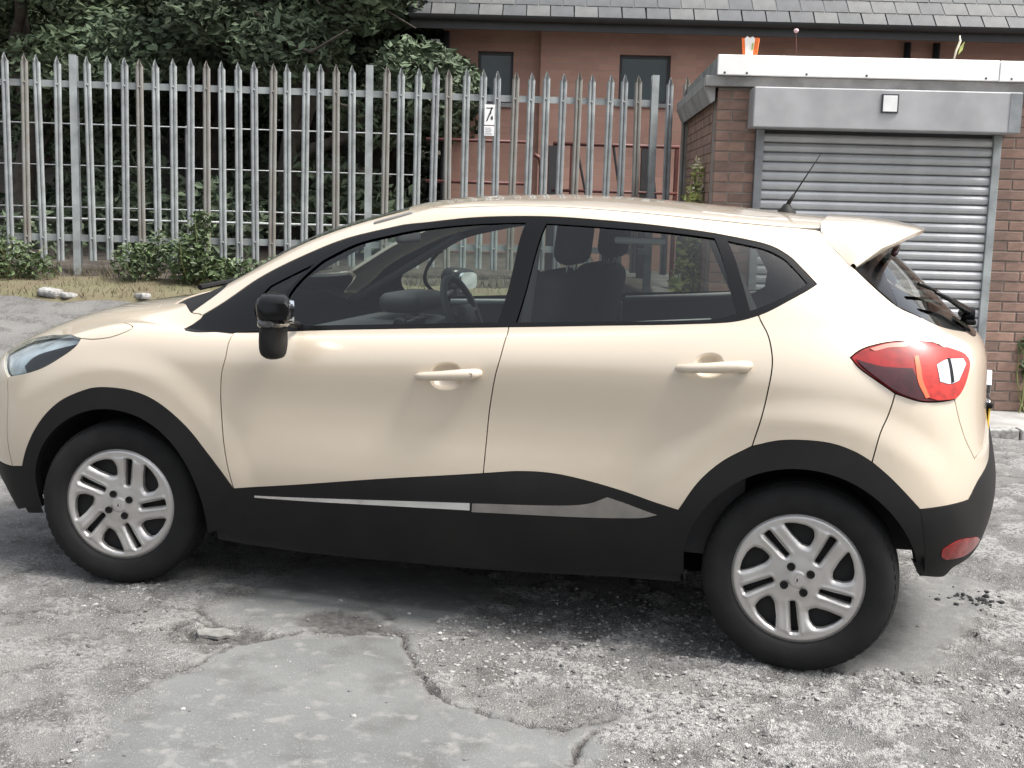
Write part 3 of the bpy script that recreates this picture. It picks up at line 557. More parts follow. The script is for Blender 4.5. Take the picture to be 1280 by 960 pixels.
# ---------------------------------------------------------------- handles, mirrors, small parts
def surf(u, v, off=0, s=-1):
    p = P(u, v)+N(u, v)*off; return Vector((p[0], s*p[1], p[2]))
for key, door, (xa, za), (xb, zb), lock in (('scoopF', fdoor, (1.247, .922), (1.484, .948), True), ('scoopR', rdoor, (2.175, 1.012), (2.414, 1.036), False)):
    cu = np.mean([q[0] for q in OUT2[key]]); cvv = np.mean([q[1] for q in OUT2[key]])
    for s, d in zip((-1, 1), door):
        # dished recess: a shallow bowl lip with the grip bar across it
        yy = surf(cu, cvv)[1]*s*-1; yS = abs(surf(cu, cvv).y)
        panel('handle_recess', paint, [d], OUT2[key], off=0, gap=-.003, flange=.0, side=(s,), du=.012, dv=.03, step=.008,
              bend=lambda V, Pw, loops: -.024*sstep(0, .034, segdist(np.c_[Pw[:, 0], Pw[:, 2]], np.c_[Pw[loops[0], 0], Pw[loops[0], 2]])), flatn=True)
        pts = []; rad = []
        for t, up, r in ((0, .004, .008), (.06, .018, .011), (.2, .029, .0135), (.45, .034, .0145), (.62, .034, .016), (.85, .031, .017), (.95, .022, .016), (1, .006, .011)):
            pts.append((xa+(xb-xa)*t, s*(yS+up), za+(zb-za)*t)); rad.append(r*1.22)
        h = auto_smooth(MB().tube(pts, rad, 12).build('door_handle', paint, d, smooth=True), 60)
        if lock:
            b = MB()
            for t in (.74, .90): b.lathe([(.0075, 0), (.007, .0025), (.0001, .003)], 12, 'y', (xa+(xb-xa)*t, s*(yS+.034+.014), za+(zb-za)*t))
            b.build('lock_cylinder', dark, d)
def rloft(secs, n=20, e=3.2):
    """superellipse sections: (centre, half x, half z) stacked along y"""
    vs = []; fs = []
    for (cx, y, cz, hx, hz) in secs:
        for k in range(n):
            t = 2*math.pi*k/n; c, s = math.cos(t), math.sin(t)
            vs.append((cx+hx*abs(c)**(2/e)*(1 if c > 0 else -1), y, cz+hz*abs(s)**(2/e)*(1 if s > 0 else -1)))
    m = len(secs)
    for i in range(m-1):
        for k in range(n): fs.append((i*n+k, i*n+(k+1) % n, (i+1)*n+(k+1) % n, (i+1)*n+k))
    fs.append(tuple(range(n))); fs.append(tuple((m-1)*n+k for k in range(n))); return vs, fs
for s, d in zip((-1, 1), fdoor):
    up = rloft([(.738, s*.895, 1.145, .034, .030), (.735, s*.908, 1.145, .050, .048), (.734, s*.93, 1.145, .055, .056), (.734, s*.985, 1.145, .055, .055), (.735, s*1.022, 1.143, .051, .048), (.738, s*1.042, 1.141, .036, .031)])
    toe = lambda vs: [(x-(s*y-.95)*-.58*(1 if x > .74 else .15), y, z) for x, y, z in vs]
    up = (toe(up[0]), up[1]); mi_ = auto_smooth(MB().add(*up).build('door_mirror', gloss_black, d, smooth=True), 50)
    lo = rloft([(.738, s*.925, 1.035, .030, .055), (.736, s*.945, 1.030, .040, .068), (.735, s*.99, 1.030, .041, .068), (.736, s*1.018, 1.032, .036, .060), (.738, s*1.030, 1.036, .024, .044)])
    MB().tube([(.745, s*.80, 1.07), (.742, s*.86, 1.08), (.738, s*.95, 1.09)], [.014, .011, .012], 8).build('mirror_arm', black_pl, mi_, smooth=True)
    auto_smooth(MB().add(*lo).build('mirror_base', black_pl, mi_, smooth=True), 50)
    ind = rloft([(.735, s*.93, 1.094, .044, .022), (.735, s*1.0, 1.094, .044, .022), (.737, s*1.028, 1.094, .039, .018), (.74, s*1.041, 1.094, .027, .011)], 16, 2.6)
    auto_smooth(MB().add(*ind).build('indicator', mat('indicator_lens', (.06, .058, .058), .22, .2, .6) if s < 0 else MATS['indicator_lens'], mi_, smooth=True), 50)
    vs = []
    for t in np.linspace(0, 2*math.pi, 33)[:-1]:
        c, sn = math.cos(t), math.sin(t); vs.append((.8005, s*(.968+.045*abs(c)**.6*(1 if c > 0 else -1)), 1.138+.042*abs(sn)**.6*(1 if sn > 0 else -1)))
    vs = toe(vs); MB().add(vs+[(x-.03, y, z) for x, y, z in vs], [tuple(range(32)), tuple(range(63, 31, -1))]+[(i, (i+1) % 32, 32+(i+1) % 32, 32+i) for i in range(32)]).build('mirror_glass', mat('mirror_glass', (.85, .88, .88), .02, 1) if s < 0 else MATS['mirror_glass'], mi_)
# aerial
b = MB(); b.lathe([(.0001, .035), (.012, .032), (.022, .018), (.036, .004), (.04, -.02)], 20, 'z', (2.43, 0, 1.53)); b.tube([(2.43, 0, 1.556), (2.455, 0, 1.60)], [.009, .0055], 8); b.tube([(2.455, 0, 1.60), (2.545, 0, 1.755)], [.0035, .0018], 6)
b.build('aerial', black_pl, CAR, smooth=True)
# back wiper, badge, plate on the tailgate
b = MB(); b.lathe([(.0001, 0), (.024, .002), (.03, .02), (.03, .05)], 16, 'x', (3.095, 0, 1.17)); b.tube([(3.10, .0, 1.175), (3.115, -.06, 1.19), (3.05, -.20, 1.235), (2.99, -.36, 1.27)], [.017, .014, .010, .006], 8)
b.tube([(3.04, -.05, 1.228), (2.985, -.22, 1.272), (2.93, -.40, 1.30)], .007, 6)
b.build('back_wiper', gloss_black, tg, smooth=True)
b = MB(); b.box(3.112, 3.15, -.05, .05, 1.135, 1.155); b.build('wiper_motor_cap', gloss_black, tg, bevel=.006)
def rect_ring(x, pts, w, t):
    pass
b = MB(); R1 = [(0, .052), (.040, 0), (0, -.052), (-.040, 0)]; R2 = [(a*.55, c*.55) for a, c in R1]; vs = []; fs = []
for x in (3.204, 3.222):
    for L in (R1, R2): vs += [(x, a, .915+c) for a, c in L]
for k in range(4):
    j = (k+1) % 4; fs += [(8+k, 8+j, 12+j, 12+k), (k, j, 8+j, 8+k), (4+k, 12+k, 12+j, 4+j)]
b.add(vs, fs).build('badge', chrome, tg, bevel=.002)
MB().box(3.202, 3.208, -.262, .262, .745, .857).build('number_plate', yellow_plate, tg, bevel=.001)
MB().box(3.18, 3.214, -.30, .30, .862, .885).build('plate_lamp_bar', gloss_black, tg, bevel=.008)
# ---------------------------------------------------------------- cabin
def rbox(name, m, parent, c, size, bevel=.03, rot=(0, 0, 0), segs=4):
    b = MB().box(-size[0]/2, size[0]/2, -size[1]/2, size[1]/2, -size[2]/2, size[2]/2); o = b.build(name, m, parent, bevel=bevel, segs=segs); auto_smooth(o, 50)
    o.location = c; o.rotation_euler = rot; return o
for s in (-1, 1):
    st = rbox('seat', seat_cloth, CAR, (1.32, s*.36, .62), (.50, .50, .16), .06, (0, -.12, 0))
    bk = rbox('seat_back', seat_cloth, st, (.30, 0, .33), (.15, .48, .62), .06, (0, .30, 0))
    rbox('headrest', seat_cloth, st, (.45, 0, .735), (.10, .27, .18), .045, (0, .22, 0))
    b = MB(); [b.tube([(.42, yy, .60), (.45, yy, .70)], .006, 6) for yy in (-.06, .06)]; b.build('headrest_post', chrome, st)
bn = rbox('rear_bench', seat_cloth, CAR, (2.10, 0, .64), (.46, 1.26, .16), .06, (0, -.1, 0))
rbox('bench_back', seat_cloth, bn, (.30, 0, .30), (.14, 1.24, .56), .05, (0, .28, 0))
for yy in (-.38, .38): rbox('headrest', seat_cloth, bn, (.42, yy, .62), (.09, .25, .15), .04, (0, .2, 0))
ds = rbox('dashboard', trim_dark, CAR, (.66, 0, .79), (.46, 1.30, .42), .09)
rbox('instrument_hood', trim_dark, ds, (.08, .37, .285), (.20, .36, .09), .04)
rbox('centre_screen', gloss_black, ds, (.20, 0, .17), (.06, .25, .17), .015, (0, .25, 0))
for yy in (-.52, .52): 
    v = MB().lathe([(.05, 0), (.055, .02), (.04, .026), (.036, .01), (.0001, .008)], 20, 'x', (0, 0, 0)).build('air_vent', cabin_grey, ds, smooth=True); v.location = (.225, yy, .08)
sw = []
for t in np.linspace(0, 2*math.pi, 41): sw.append((0, .185*math.cos(t), .185*math.sin(t)))
b = MB().tube(sw, .016, 10, cap=False); b.add(*rloft([(0, -.08, 0, .03, .05), (0, .08, 0, .03, .05)]))
for a in (0.1, math.pi-.1, -math.pi/2): b.tube([(0, .05*math.cos(a), .05*math.sin(a)), (0, .18*math.cos(a), .18*math.sin(a))], .014, 6)
b.tube([(0, 0, 0), (-.2, 0, -.02)], .03, 8)
so = b.build('steering_wheel', trim_dark, CAR, smooth=True); so.location = (.99, .37, 1.02); so.rotation_euler = (0, -.40, 0)
sk = rloft([(.02, -.045, 0, .006, .016), (.02, .045, 0, .006, .016)]); MB().add(*sk).build('wheel_badge', chrome, so)
rbox('parcel_shelf', trim_dark, CAR, (2.66, 0, 1.0), (.42, 1.1, .02), .008)
mr = rbox('cabin_mirror', trim_dark, CAR, (.86, .0, 1.39), (.03, .24, .07), .014, (0, -.2, 0))
for s in (-1, 1):
    rbox('sun_visor', headlining, CAR, (1.02, s*.36, 1.465), (.17, .40, .022), .01, (0, -.28, 0))
    rbox('grab_handle', cabin_grey, CAR, (1.98, s*.60, 1.42), (.19, .025, .025), .01)
    for nm, xs, d in (('sunlit_ledge', [(.80, 1.055), (1.15, 1.072), (1.55, 1.102)], fdoor), ('sunlit_ledge', [(1.66, 1.112), (2.0, 1.14), (2.26, 1.165)], rdoor)):
        pts = [(x, s*(.735 if x < 2.2 else .73), z-.006) for x, z in xs]
        MB().tube(pts, .014, 6).build(nm, cabin_grey, d[(s+1)//2], smooth=True)  # pale grey bar stands in for sunlight on the inner sill
    MB().box(1.53, 1.66, s*.66-.02, s*.66+.02, .55, 1.10).build('pillar_trim', trim_dark, CAR, bevel=.01)
    b = MB(); b.tube([(1.58, s*.69, 1.10), (1.60, s*.635, 1.43)], .028, 8); b.build('pillar_trim', trim_dark, CAR)
    b = MB(); b.tube([(2.40, s*.70, 1.16), (2.24, s*.60, 1.45)], .03, 8); b.build('pillar_trim', trim_dark, CAR)
    b = MB(); b.tube([(.32, s*.67, 1.04), (.90, s*.56, 1.375)], .018, 8); b.build('pillar_trim', trim_dark, CAR)
    b = MB().add([(.78, s*.745, .35), (2.40, s*.745, .35), (2.42, s*.725, 1.165), (.60, s*.735, 1.035)], [(0, 1, 2, 3)]).build('door_card', trim_dark, CAR)
# front wipers lying in the cowl
for y0 in (-.52, .02):
    MB().tube([(.17, y0, 1.165), (.20, y0+.30, 1.185), (.24, y0+.55, 1.195)], [.012, .008, .005], 6).build('front_wiper', black_pl, CAR)
# grille and lower intake on the nose
panel('grille', gloss_black, [fb], [(0, 3.0, 1), (1.6, 3.05, 0), (2.0, 3.4, 1), (1.2, 3.75, 0), (0, 3.8, 1)], off=.006, gap=0, side=(0,))
MB().box(-.885, -.876, -.26, .26, .50, .61).build('number_plate', sign_white, fb, bevel=.001)
# ---------------------------------------------------------------- ground
PATCH = np.array([(0.85, -2.33), (0.79, -2.14), (0.73, -1.87), (0.71, -1.55), (0.75, -1.3), (0.86, -1.17), (1.06, -1.07), (1.23, -0.94), (1.34, -1.13), (1.47, -1.35), (1.61, -1.5), (1.84, -1.56), (2.0, -1.56), (2.12, -1.44), (2.11, -1.63), (2.11, -1.87), (2.1, -2.6), (.9, -2.6)])
UPPER = np.array([(0.54, -1.04), (0.5, -0.8), (.6, -.2), (1.35, -.2), (1.40, -0.77), (1.34, -0.92), (1.15, -0.92), (0.95, -1.03), (0.74, -1.2)])
REAR_GREY = np.array([(2.62, -.72), (2.8, -.1), (3.1, .6), (3.35, .5), (3.2, -.2), (3.05, -.66), (2.8, -.78)])  # smoother, darker area beside the rear wheel
CRACKS = [[(0.18, -1.12), (0.31, -1.03), (0.45, -1.02), (0.57, -1.11), (0.68, -1.22)], [(0.46, -1.22), (0.48, -1.12), (0.6, -1.15), (0.68, -1.23), (0.7, -1.3), (0.59, -1.3), (0.53, -1.23), (0.46, -1.22)], [(0.68, -1.23), (0.79, -1.22), (0.89, -1.09), (1.0, -1.0), (1.16, -1.01), (1.23, -0.94)], [(-0.21, -1.29), (-0.12, -1.23), (0.02, -1.23), (0.07, -1.11)], [(1.23, -0.94), (1.33, -1.13), (1.47, -1.35), (1.61, -1.5), (1.84, -1.56), (2.0, -1.56), (2.12, -1.44)], [(2.08, -1.8), (2.07, -1.64), (2.09, -1.54)], [(2.66, -0.78), (2.84, -0.83), (3.02, -0.76)], [(0.71, -1.55), (0.75, -1.3), (0.86, -1.17)]]
def terrain(lat, dep):
    t = np.interp(dep, [0, 6.2, 8, 9.5, 10.9, 11.7, 14, 18, 26, 60], [0, 0, .13, .32, .60, .712, .72, .9, 3.2, 5.0])
    return t*sstep(2.2, .9, lat)*np.where(dep < 12.5, 1, 1)+np.where(lat > .9, .70*sstep(12, 13.5, dep)*sstep(.9, 2.2, lat), 0)
def polyline_d(x, y, pts):
    d = np.full(x.shape, 1e9)
    for (a, b), (c, e) in zip(pts[:-1], pts[1:]):
        L = (c-a)**2+(e-b)**2; t = np.clip(((x-a)*(c-a)+(y-b)*(e-b))/L, 0, 1); d = np.minimum(d, np.hypot(x-a-t*(c-a), y-b-t*(e-b)))
    return d
def sdpoly(x, y, poly):
    p = np.c_[x.ravel(), y.ravel()]; return np.where(inpoly(p, poly), -1, 1).reshape(x.shape)*segdist(p, poly).reshape(x.shape)
def ground_fields(x, y):
    lat, dep = latdep(x, y); z = terrain(lat, dep)
    near = (dep < 9.4)
    wx = x+.10*(fbm(x*9, y*9, 4)-.5)*2; wy = y+.10*(fbm(x*9+40, y*9, 3)-.5)*2
    loc = (x > -1.5) & (x < 4.2) & (y > -2.7) & (y < 1.2)
    patch = np.zeros(x.shape); crack = np.zeros(x.shape)
    sd = np.minimum(sdpoly(wx[loc], wy[loc], PATCH), sdpoly(wx[loc], wy[loc], UPPER)+.02); sd2 = sdpoly(wx[loc], wy[loc], REAR_GREY)
    patch[loc] = np.maximum(sstep(.06, -.07, sd+.09*(fbm(x[loc]*30, y[loc]*30, 3)-.5)), .75*sstep(.06, -.08, sd2))
    w2x = x+.016*(fbm(x*40, y*40, 2)-.5)*2; w2y = y+.016*(fbm(x*40+9, y*40, 2)-.5)*2
    for c in CRACKS:
        wd = .010+.014*fbm(x[loc]*12+3, y[loc]*12, 2)**2
        crack[loc] = np.maximum(crack[loc], sstep(1.0, .35, polyline_d(w2x[loc], w2y[loc], c)/wd))
    # broken pocket at the head of the crack
    crack[loc] = np.maximum(crack[loc], .8*sstep(.085, .05, np.hypot((wx[loc]-.70)/1.4, wy[loc]+1.24)))
    crack[loc] = np.maximum(crack[loc], .75*sstep(.12, .07, np.hypot((wx[loc]-1.02)/2.2, wy[loc]+.93)))
    patch *= 1-crack
    rough = fbm(x*3.1, y*3.1, 4); flake = sstep(.50, .60, fbm(x*7+.35*y+11, y*9, 4))
    rg = (1-patch)*near
    h = .010*(fbm(x*1.3, y*1.3, 3)-.5)*near
    k_ = .75+.5*sstep(.5, 2.2, x); h += rg*k_*(.016*(rough-.5)+.008*flake+.012*(fbm(x*24, y*24, 3)-.5)+.008*(vnoise(x*75, y*75)-.5))
    h += patch*(.006+.0016*(fbm(x*50, y*50, 2)-.5)); h -= .016*crack
    h *= sstep(.1, .9, np.abs(dep)) 
    return z+h, patch, crack, flake*rg*(.6+.4*sstep(.6, 2.1, x))
def grow(a, b, s0, k):
    out = [a]; s = s0
    while (out[-1] < b) if s0 > 0 else (out[-1] > b): out.append(out[-1]+s); s *= k
    return out
la = np.unique(np.round(np.concatenate([np.arange(-2.3, 2.2, .0115), np.arange(2.2, 5.2, .035), np.arange(-7.5, -2.3, .07), grow(5.2, 900, .1, 1.35), grow(-7.5, -900, -.1, 1.35)]), 4))
de = np.unique(np.round(np.concatenate([np.arange(3.0, 5.3, .0115), np.arange(5.3, 9.6, .035), np.arange(9.6, 15, .1), np.arange(0, 3, .08), grow(15, 1500, .4, 1.3), grow(0, -900, -.1, 1.35)]), 4))
A_, D_ = np.meshgrid(la, de); X = CAM[0]+A_*LAT[0]+D_*DEP[0]; Y = CAM[1]+A_*LAT[1]+D_*DEP[1]
Z, pt, ck, fl = ground_fields(X, Y)
nv = A_.size; na = len(la); nd = len(de)
gm = bpy.data.meshes.new('ground'); gm.vertices.add(nv); gm.vertices.foreach_set('co', np.c_[X.ravel(), Y.ravel(), Z.ravel()].ravel())
i0 = (np.arange(nd-1)[:, None]*na+np.arange(na-1)[None]).ravel(); q = np.c_[i0, i0+1, i0+na+1, i0+na]
gm.loops.add(q.size); gm.polygons.add(len(q)); gm.loops.foreach_set('vertex_index', q.ravel().astype(np.int32)); gm.polygons.foreach_set('loop_start', np.arange(0, q.size, 4, dtype=np.int32))
gm.update(calc_edges=True); gm.shade_smooth()
for nm, arr in (('patch', pt), ('crack', ck), ('flake', fl)):
    at = gm.attributes.new(nm, 'FLOAT', 'POINT'); at.data.foreach_set('value', arr.ravel().astype(np.float32))
gmat = bpy.data.materials.new('worn_tarmac'); gmat.use_nodes = True; t = gmat.node_tree; bs = t.nodes['Principled BSDF']; L = t.links.new
def nd_(kind, **kw):
    n = t.nodes.new(kind)
    for k, v in kw.items(): n.inputs[k].default_value = v
    return n
def mixc(f, a, b):
    n = t.nodes.new('ShaderNodeMix'); n.data_type = 'RGBA'
    for s, v in ((0, f), (6, a), (7, b)):
        if isinstance(v, (tuple, float, int)): n.inputs[s].default_value = (*v, 1) if isinstance(v, tuple) else v
        else: L(v, n.inputs[s])
    return n.outputs[2]
def ramp(src, p0, p1, c0=(0, 0, 0), c1=(1, 1, 1)):
    r = t.nodes.new('ShaderNodeValToRGB'); r.color_ramp.elements[0].position = p0; r.color_ramp.elements[1].position = p1
    r.color_ramp.elements[0].color = (*c0, 1); r.color_ramp.elements[1].color = (*c1, 1); L(src, r.inputs[0]); return r.outputs[0]
tc = nd_('ShaderNodeTexCoord'); att = {}
for k in ('patch', 'crack', 'flake'):
    a = t.nodes.new('ShaderNodeAttribute'); a.attribute_name = k; att[k] = a.outputs['Fac']
def noise(sc, det=5): n = nd_('ShaderNodeTexNoise', Scale=sc, Detail=det); L(tc.outputs['Object'], n.inputs['Vector']); return n.outputs['Fac']
def voro(sc): n = nd_('ShaderNodeTexVoronoi', Scale=sc); L(tc.outputs['Object'], n.inputs['Vector']); return n
v1 = voro(85); v2 = voro(190)
agg = mixc(ramp(noise(2.2), .35, .65), (.118, .118, .114), (.185, .183, .173))
agg = mixc(ramp(noise(5.2, 7), .49, .56), agg, mixc(ramp(noise(40, 4), .4, .6), (.075, .072, .068), (.13, .127, .12)))
stonec = ramp(v1.outputs['Color'], .1, .9, (.11, .108, .103), (.34, .33, .315))
agg = mixc(ramp(v1.outputs['Distance'], .24, .34, (1, 1, 1), (0, 0, 0)), agg, stonec)
agg = mixc(ramp(noise(240, 4), .60, .72), agg, (.36, .35, .335)); agg = mixc(ramp(noise(170, 4), .60, .74), agg, (.05, .05, .049)); agg = mixc(att['flake'], agg, mixc(ramp(noise(60, 4), .45, .62), (.29, .285, .275), (.115, .115, .112)))
sm = mixc(ramp(noise(1.7), .3, .7), (.088, .092, .09), (.132, .136, .132)); sm = mixc(ramp(noise(120, 4), .55, .75), sm, (.10, .10, .098)); sm = mixc(ramp(noise(5.5, 8), .50, .70), sm, (.078, .078, .075)); sm = mixc(ramp(noise(13, 8), .56, .70), sm, (.17, .168, .16)); sm = mixc(ramp(noise(230, 3), .60, .72), sm, (.24, .24, .235))
c = mixc(att['patch'], agg, sm); c = mixc(att['crack'], c, mixc(ramp(noise(45), .4, .6), (.035, .032, .03), (.085, .08, .075)))
# dirt and moss away from the road, along the foot of the fence
L(c, bs.inputs['Base Color']); bs.inputs['Roughness'].default_value = .82
hh = nd_('ShaderNodeMath'); hh.operation = 'ADD'; L(v2.outputs['Distance'], hh.inputs[0]); L(noise(150, 5), hh.inputs[1])
inv = nd_('ShaderNodeMath'); inv.operation = 'SUBTRACT'; inv.inputs[0].default_value = 1.15; L(att['patch'], inv.inputs[1])
bp = nd_('ShaderNodeBump', Distance=.006); L(hh.outputs[0], bp.inputs['Height']); L(inv.outputs[0], bp.inputs['Strength']); L(bp.outputs[0], bs.inputs['Normal'])
gm.materials.append(gmat); tag(link('ground', gm), kind='structure')
def gz(lat, dep): return float(terrain(np.array([float(lat)]), np.array([float(dep)]))[0])
# far bank of dark earth under the trees is part of the ground; strip of soil and dry grass at the fence
def strip(name, m, la0, la1, d0, d1, up, kind, wob=.12):
    n = 60; mm = 8; vs = []; fs = []
    for i in range(n+1):
        lt = la0+(la1-la0)*i/n; e = wob*(vnoise(np.array([lt*2.3+7]), np.array([d0]))[0]-.5)*2
        for j in range(mm+1):
            dp = d0+e*(1-j/mm)+(d1-d0-0)*j/mm; x, y = yard(lt, dp); k = min(1, j*.9)*min(1, (mm-j)+.2)
            vs.append((x, y, gz(lt, dp)+up*k+.035*k*(vnoise(np.array([lt*9]), np.array([dp*9]))[0]-.3)-.01*(1-k)))
    for i in range(n):
        for j in range(mm): fs.append((i*(mm+1)+j, (i+1)*(mm+1)+j, (i+1)*(mm+1)+j+1, i*(mm+1)+j+1))
    return tag(MB().add(vs, fs).build(name, m, smooth=True, fixn=False), kind=kind)
strip('verge', straw, -9, 1.0, 10.72, 11.62, .03, 'structure')
strip('soil_bed', soil, -9, 1.4, 11.55, 13.4, .05, 'structure')
strip('woodland_floor', soil, -40, 0.9, 13.3, 60, .05, 'structure', 0)
# concrete apron with a kerb before the garage
ap = MB(); 
def ap_box(b, a0, a1, d0, d1, z0, z1):
    c = [yard(a, d) for a, d in ((a0, d0), (a1, d0), (a1, d1), (a0, d1))]
    b.add([(x, y, z) for z in (z0, z1) for x, y in c], [(0, 3, 2, 1), (4, 5, 6, 7), (0, 1, 5, 4), (1, 2, 6, 5), (2, 3, 7, 6), (3, 0, 4, 7)])
ap_box(ap, 1.2, 8.0, 8.62, 9.56, -.1, .055)
apron = tag(ap.build('pavement', concrete, bevel=.006), kind='structure')
for k in range(9):
    b = MB(); ap_box(b, 1.22+k*.76, 1.22+k*.76+.75, 8.49, 8.612, -.1, .075+.004*math.sin(k*2.1)); b.build('kerb_stone', MATS['pale_stone'] if k % 3 else concrete, apron, bevel=.012)
# ---------------------------------------------------------------- palisade fence
FA = math.atan(.075); fx, fy = yard(0, 12.0); FZ = .713
FEN = thing('palisade_fence', 'tall grey galvanised palisade fence of pointed upright pales behind the car', 'fence', (fx, fy, FZ), -YAW+FA)
def pale_mesh(seed):
    r = random.Random(seed); prof = [(-.034, .012), (-.022, -.001), (-.009, .0), (0, .013), (.009, .0), (.022, -.001), (.034, .012)]
    z0, z1 = .15, 2.0; tip = {-.034: 1.935, -.022: 1.955, -.009: 1.985, 0: 2.0, .009: 1.985, .022: 1.955, .034: 1.935}
    vs = []; n = len(prof)
    for dy in (0, .0035):
        for zz in (0, 1, 2):
            for x, y in prof:
                z = (z0, 1.925, tip[x]+r.uniform(-.004, .004))[zz]
                xx = x if zz < 2 else x*.72
                yy = y if zz < 2 else y-.012*(abs(x) > .02)
                vs.append((xx, yy+dy, z))
    fs = []
    for s in (0, 1):
        for q in (0, 1):
            for k in range(n-1):
                a = s*3*n+q*n+k; f = (a, a+1, a+n+1, a+n); fs.append(f if s == 0 else f[::-1])
    for q in (0, 1):
        for k in (0, n-1): a = q*n+k; fs.append((a, a+n, a+n+3*n, a+3*n))
    for k in range(n-1): fs.append((2*n+k, 2*n+k+1, 5*n+k+1, 5*n+k)); fs.append((k, k+1, 3*n+k+1, 3*n+k))
    b = MB().add(vs, fs)
    for zz in (.352, 1.745): b.lathe([(.0001, -.010), (.008, -.006), (.010, .001)], 8, 'y', (0, .004, zz))
    return b.mesh('pale', (galv, galv_b, galv_c, galv)[seed % 4])
pm = [pale_mesh(k) for k in range(4)]
posts = [-6.755, -4.078, -1.398, 1.274]; rail = MB().box(0, 2.66, .018, .060, -.03, .03)
railm = MB(); railm.box(0, 2.655, .016, .021, -.03, .03); railm.box(0, 2.655, .021, .060, .024, .03); railm = railm.mesh('rail', galv)
post_m = MB(); post_m.box(-.033, .033, -.003, .004, -.5, 2.005); post_m.box(-.004, .004, .004, .06, -.5, 2.0); post_m.box(-.033, .033, .06, .066, -.5, 2.0); post_m = post_m.mesh('fence_post', galv)
for i, px_ in enumerate(posts):
    o = link('fence_post', post_m, FEN, (px_, 0, 0))
    if i < 3 or True:
        nseg = 17 if i < 3 else 2
        for k in range(1, nseg+1):
            o = link('pale', pm[(k*7+i) % 4], FEN, (px_+.1487*k, -.016+random.uniform(-.003, .003), random.uniform(-.012, .010))); o.rotation_euler = (random.uniform(-.006, .006), random.uniform(-.011, .011), random.uniform(-.06, .06))
    if i < 3:
        for z in (.352, 1.745): link('rail', railm, FEN, (px_+.01, 0, z))
def fpos(x, y, z): c, s = math.cos(-YAW+FA), math.sin(-YAW+FA); return (fx+c*x-s*y, fy+s*x+c*y, FZ+z)
# warning plates between two pales
SG = thing('warning_sign', 'white warning sign in two panels fixed between the fence pales', 'sign', fpos(-.283, -.045, 1.395), -YAW+FA)
MB().box(-.047, .047, 0, .004, .098, .285).build('upper_panel', sign_white, SG, bevel=.002)
MB().box(-.047, .047, 0, .004, 0, .088).build('lower_panel', sign_white, SG, bevel=.002)
b = MB(); b.prism([(-.030, .135), (-.018, .135), (.012, .215), (.004, .225)], -.002, .001); b.prism([(-.002, .205), (.016, .262), (.028, .262), (.012, .195)], -.0022, .001); b.prism([(.012, .15), (.034, .15), (.030, .185), (.016, .178)], -.0021, .001); b.prism([(-.030, .250), (.034, .250), (.034, .258), (-.030, .258)], -.0019, .001)
b.build('pictogram', sign_black, SG)
b = MB(); [b.box(-.034, .030-.012*(k % 2), -.002, .001, .018+k*.017, .025+k*.017) for k in range(4)]; b.build('printed_lines', sign_grey, SG)
# ---------------------------------------------------------------- steel railing and ramp handrail behind the fence
rx, ry = yard(0, 12.9)
RL = thing('steel_railing', 'low pale steel railing with four thin horizontal bars behind the fence under the trees', 'railing', (rx, ry, .70), -YAW+FA)
for z, r, m in ((1.44, .008, galv_light), (1.04, .007, galv_light), (.630, .008, galv_light), (.515, .014, galv)):
    MB().tube([(-7.5, 0, z), (-.98, 0, z)], r, 6).build('bar', m, RL, smooth=True)
for x in (-7.0, -5.2, -3.3, -1.5): MB().tube([(x, .03, -.1), (x, .03, 1.46)], .018, 6).build('post', frame_dark, RL, smooth=True)
HR = thing('handrail', 'dark red painted handrail along the brick wall behind the fence', 'handrail', (rx, ry, .70), -YAW+FA)
for z in (1.40, .985): MB().tube([(-.93, 0, z), (.13, 0, z)], .017, 6).build('bar', rust_red, HR, smooth=True)
MB().tube([(.16, 0, 1.28), (.215, 0, 1.25), (.235, 0, 1.16), (.235, 0, -.1)], .022, 8).build('curved_end', rust_red, HR, smooth=True)
MB().tube([(.36, .1, 1.40), (1.66, .1, 1.40)], .020, 6).build('bar', rust_red, HR, smooth=True)
MB().tube([(.36, .1, .93), (1.66, .1, .93)], .017, 6).build('bar', rust_red, HR, smooth=True)
for x, w in ((.37, .055), (.56, .02), (.93, .02), (1.31, .04), (1.64, .02)): MB().box(x-w, x+w, .09, .13, -.1, 1.38).build('post', fascia_dark if w > .03 else rust_red, HR, bevel=.004)
for x0, x1 in ((.78, .60), (1.12, .98), (1.48, 1.36)): MB().tube([(x0, .1, .60), (x1, .1, 1.39)], .014, 6).build('stay', fascia_dark, HR)
# ---------------------------------------------------------------- brick building
BA = math.atan(-.02); bx, by = yard(0, 15.0); BZ = .70
BLD = thing('brick_building', 'low red-brown brick building with slate roof and small windows behind the fence', 'building', (bx, by, BZ), -YAW+BA)
bmat = bpy.data.materials.new('far_brickwork'); bmat.use_nodes = True; t = bmat.node_tree; bs = t.nodes['Principled BSDF']; L = t.links.new
tcb = t.nodes.new('ShaderNodeTexCoord'); sp_ = t.nodes.new('ShaderNodeSeparateXYZ'); cm = t.nodes.new('ShaderNodeCombineXYZ')
L(tcb.outputs['Object'], sp_.inputs[0]); ad = t.nodes.new('ShaderNodeMath'); L(sp_.outputs[0], ad.inputs[0]); L(sp_.outputs[1], ad.inputs[1]); L(ad.outputs[0], cm.inputs[0]); L(sp_.outputs[2], cm.inputs[1])
bt = t.nodes.new('ShaderNodeTexBrick'); bt.inputs['Scale'].default_value = 1; bt.inputs['Brick Width'].default_value = .225; bt.inputs['Row Height'].default_value = .075; bt.inputs['Mortar Size'].default_value = .005
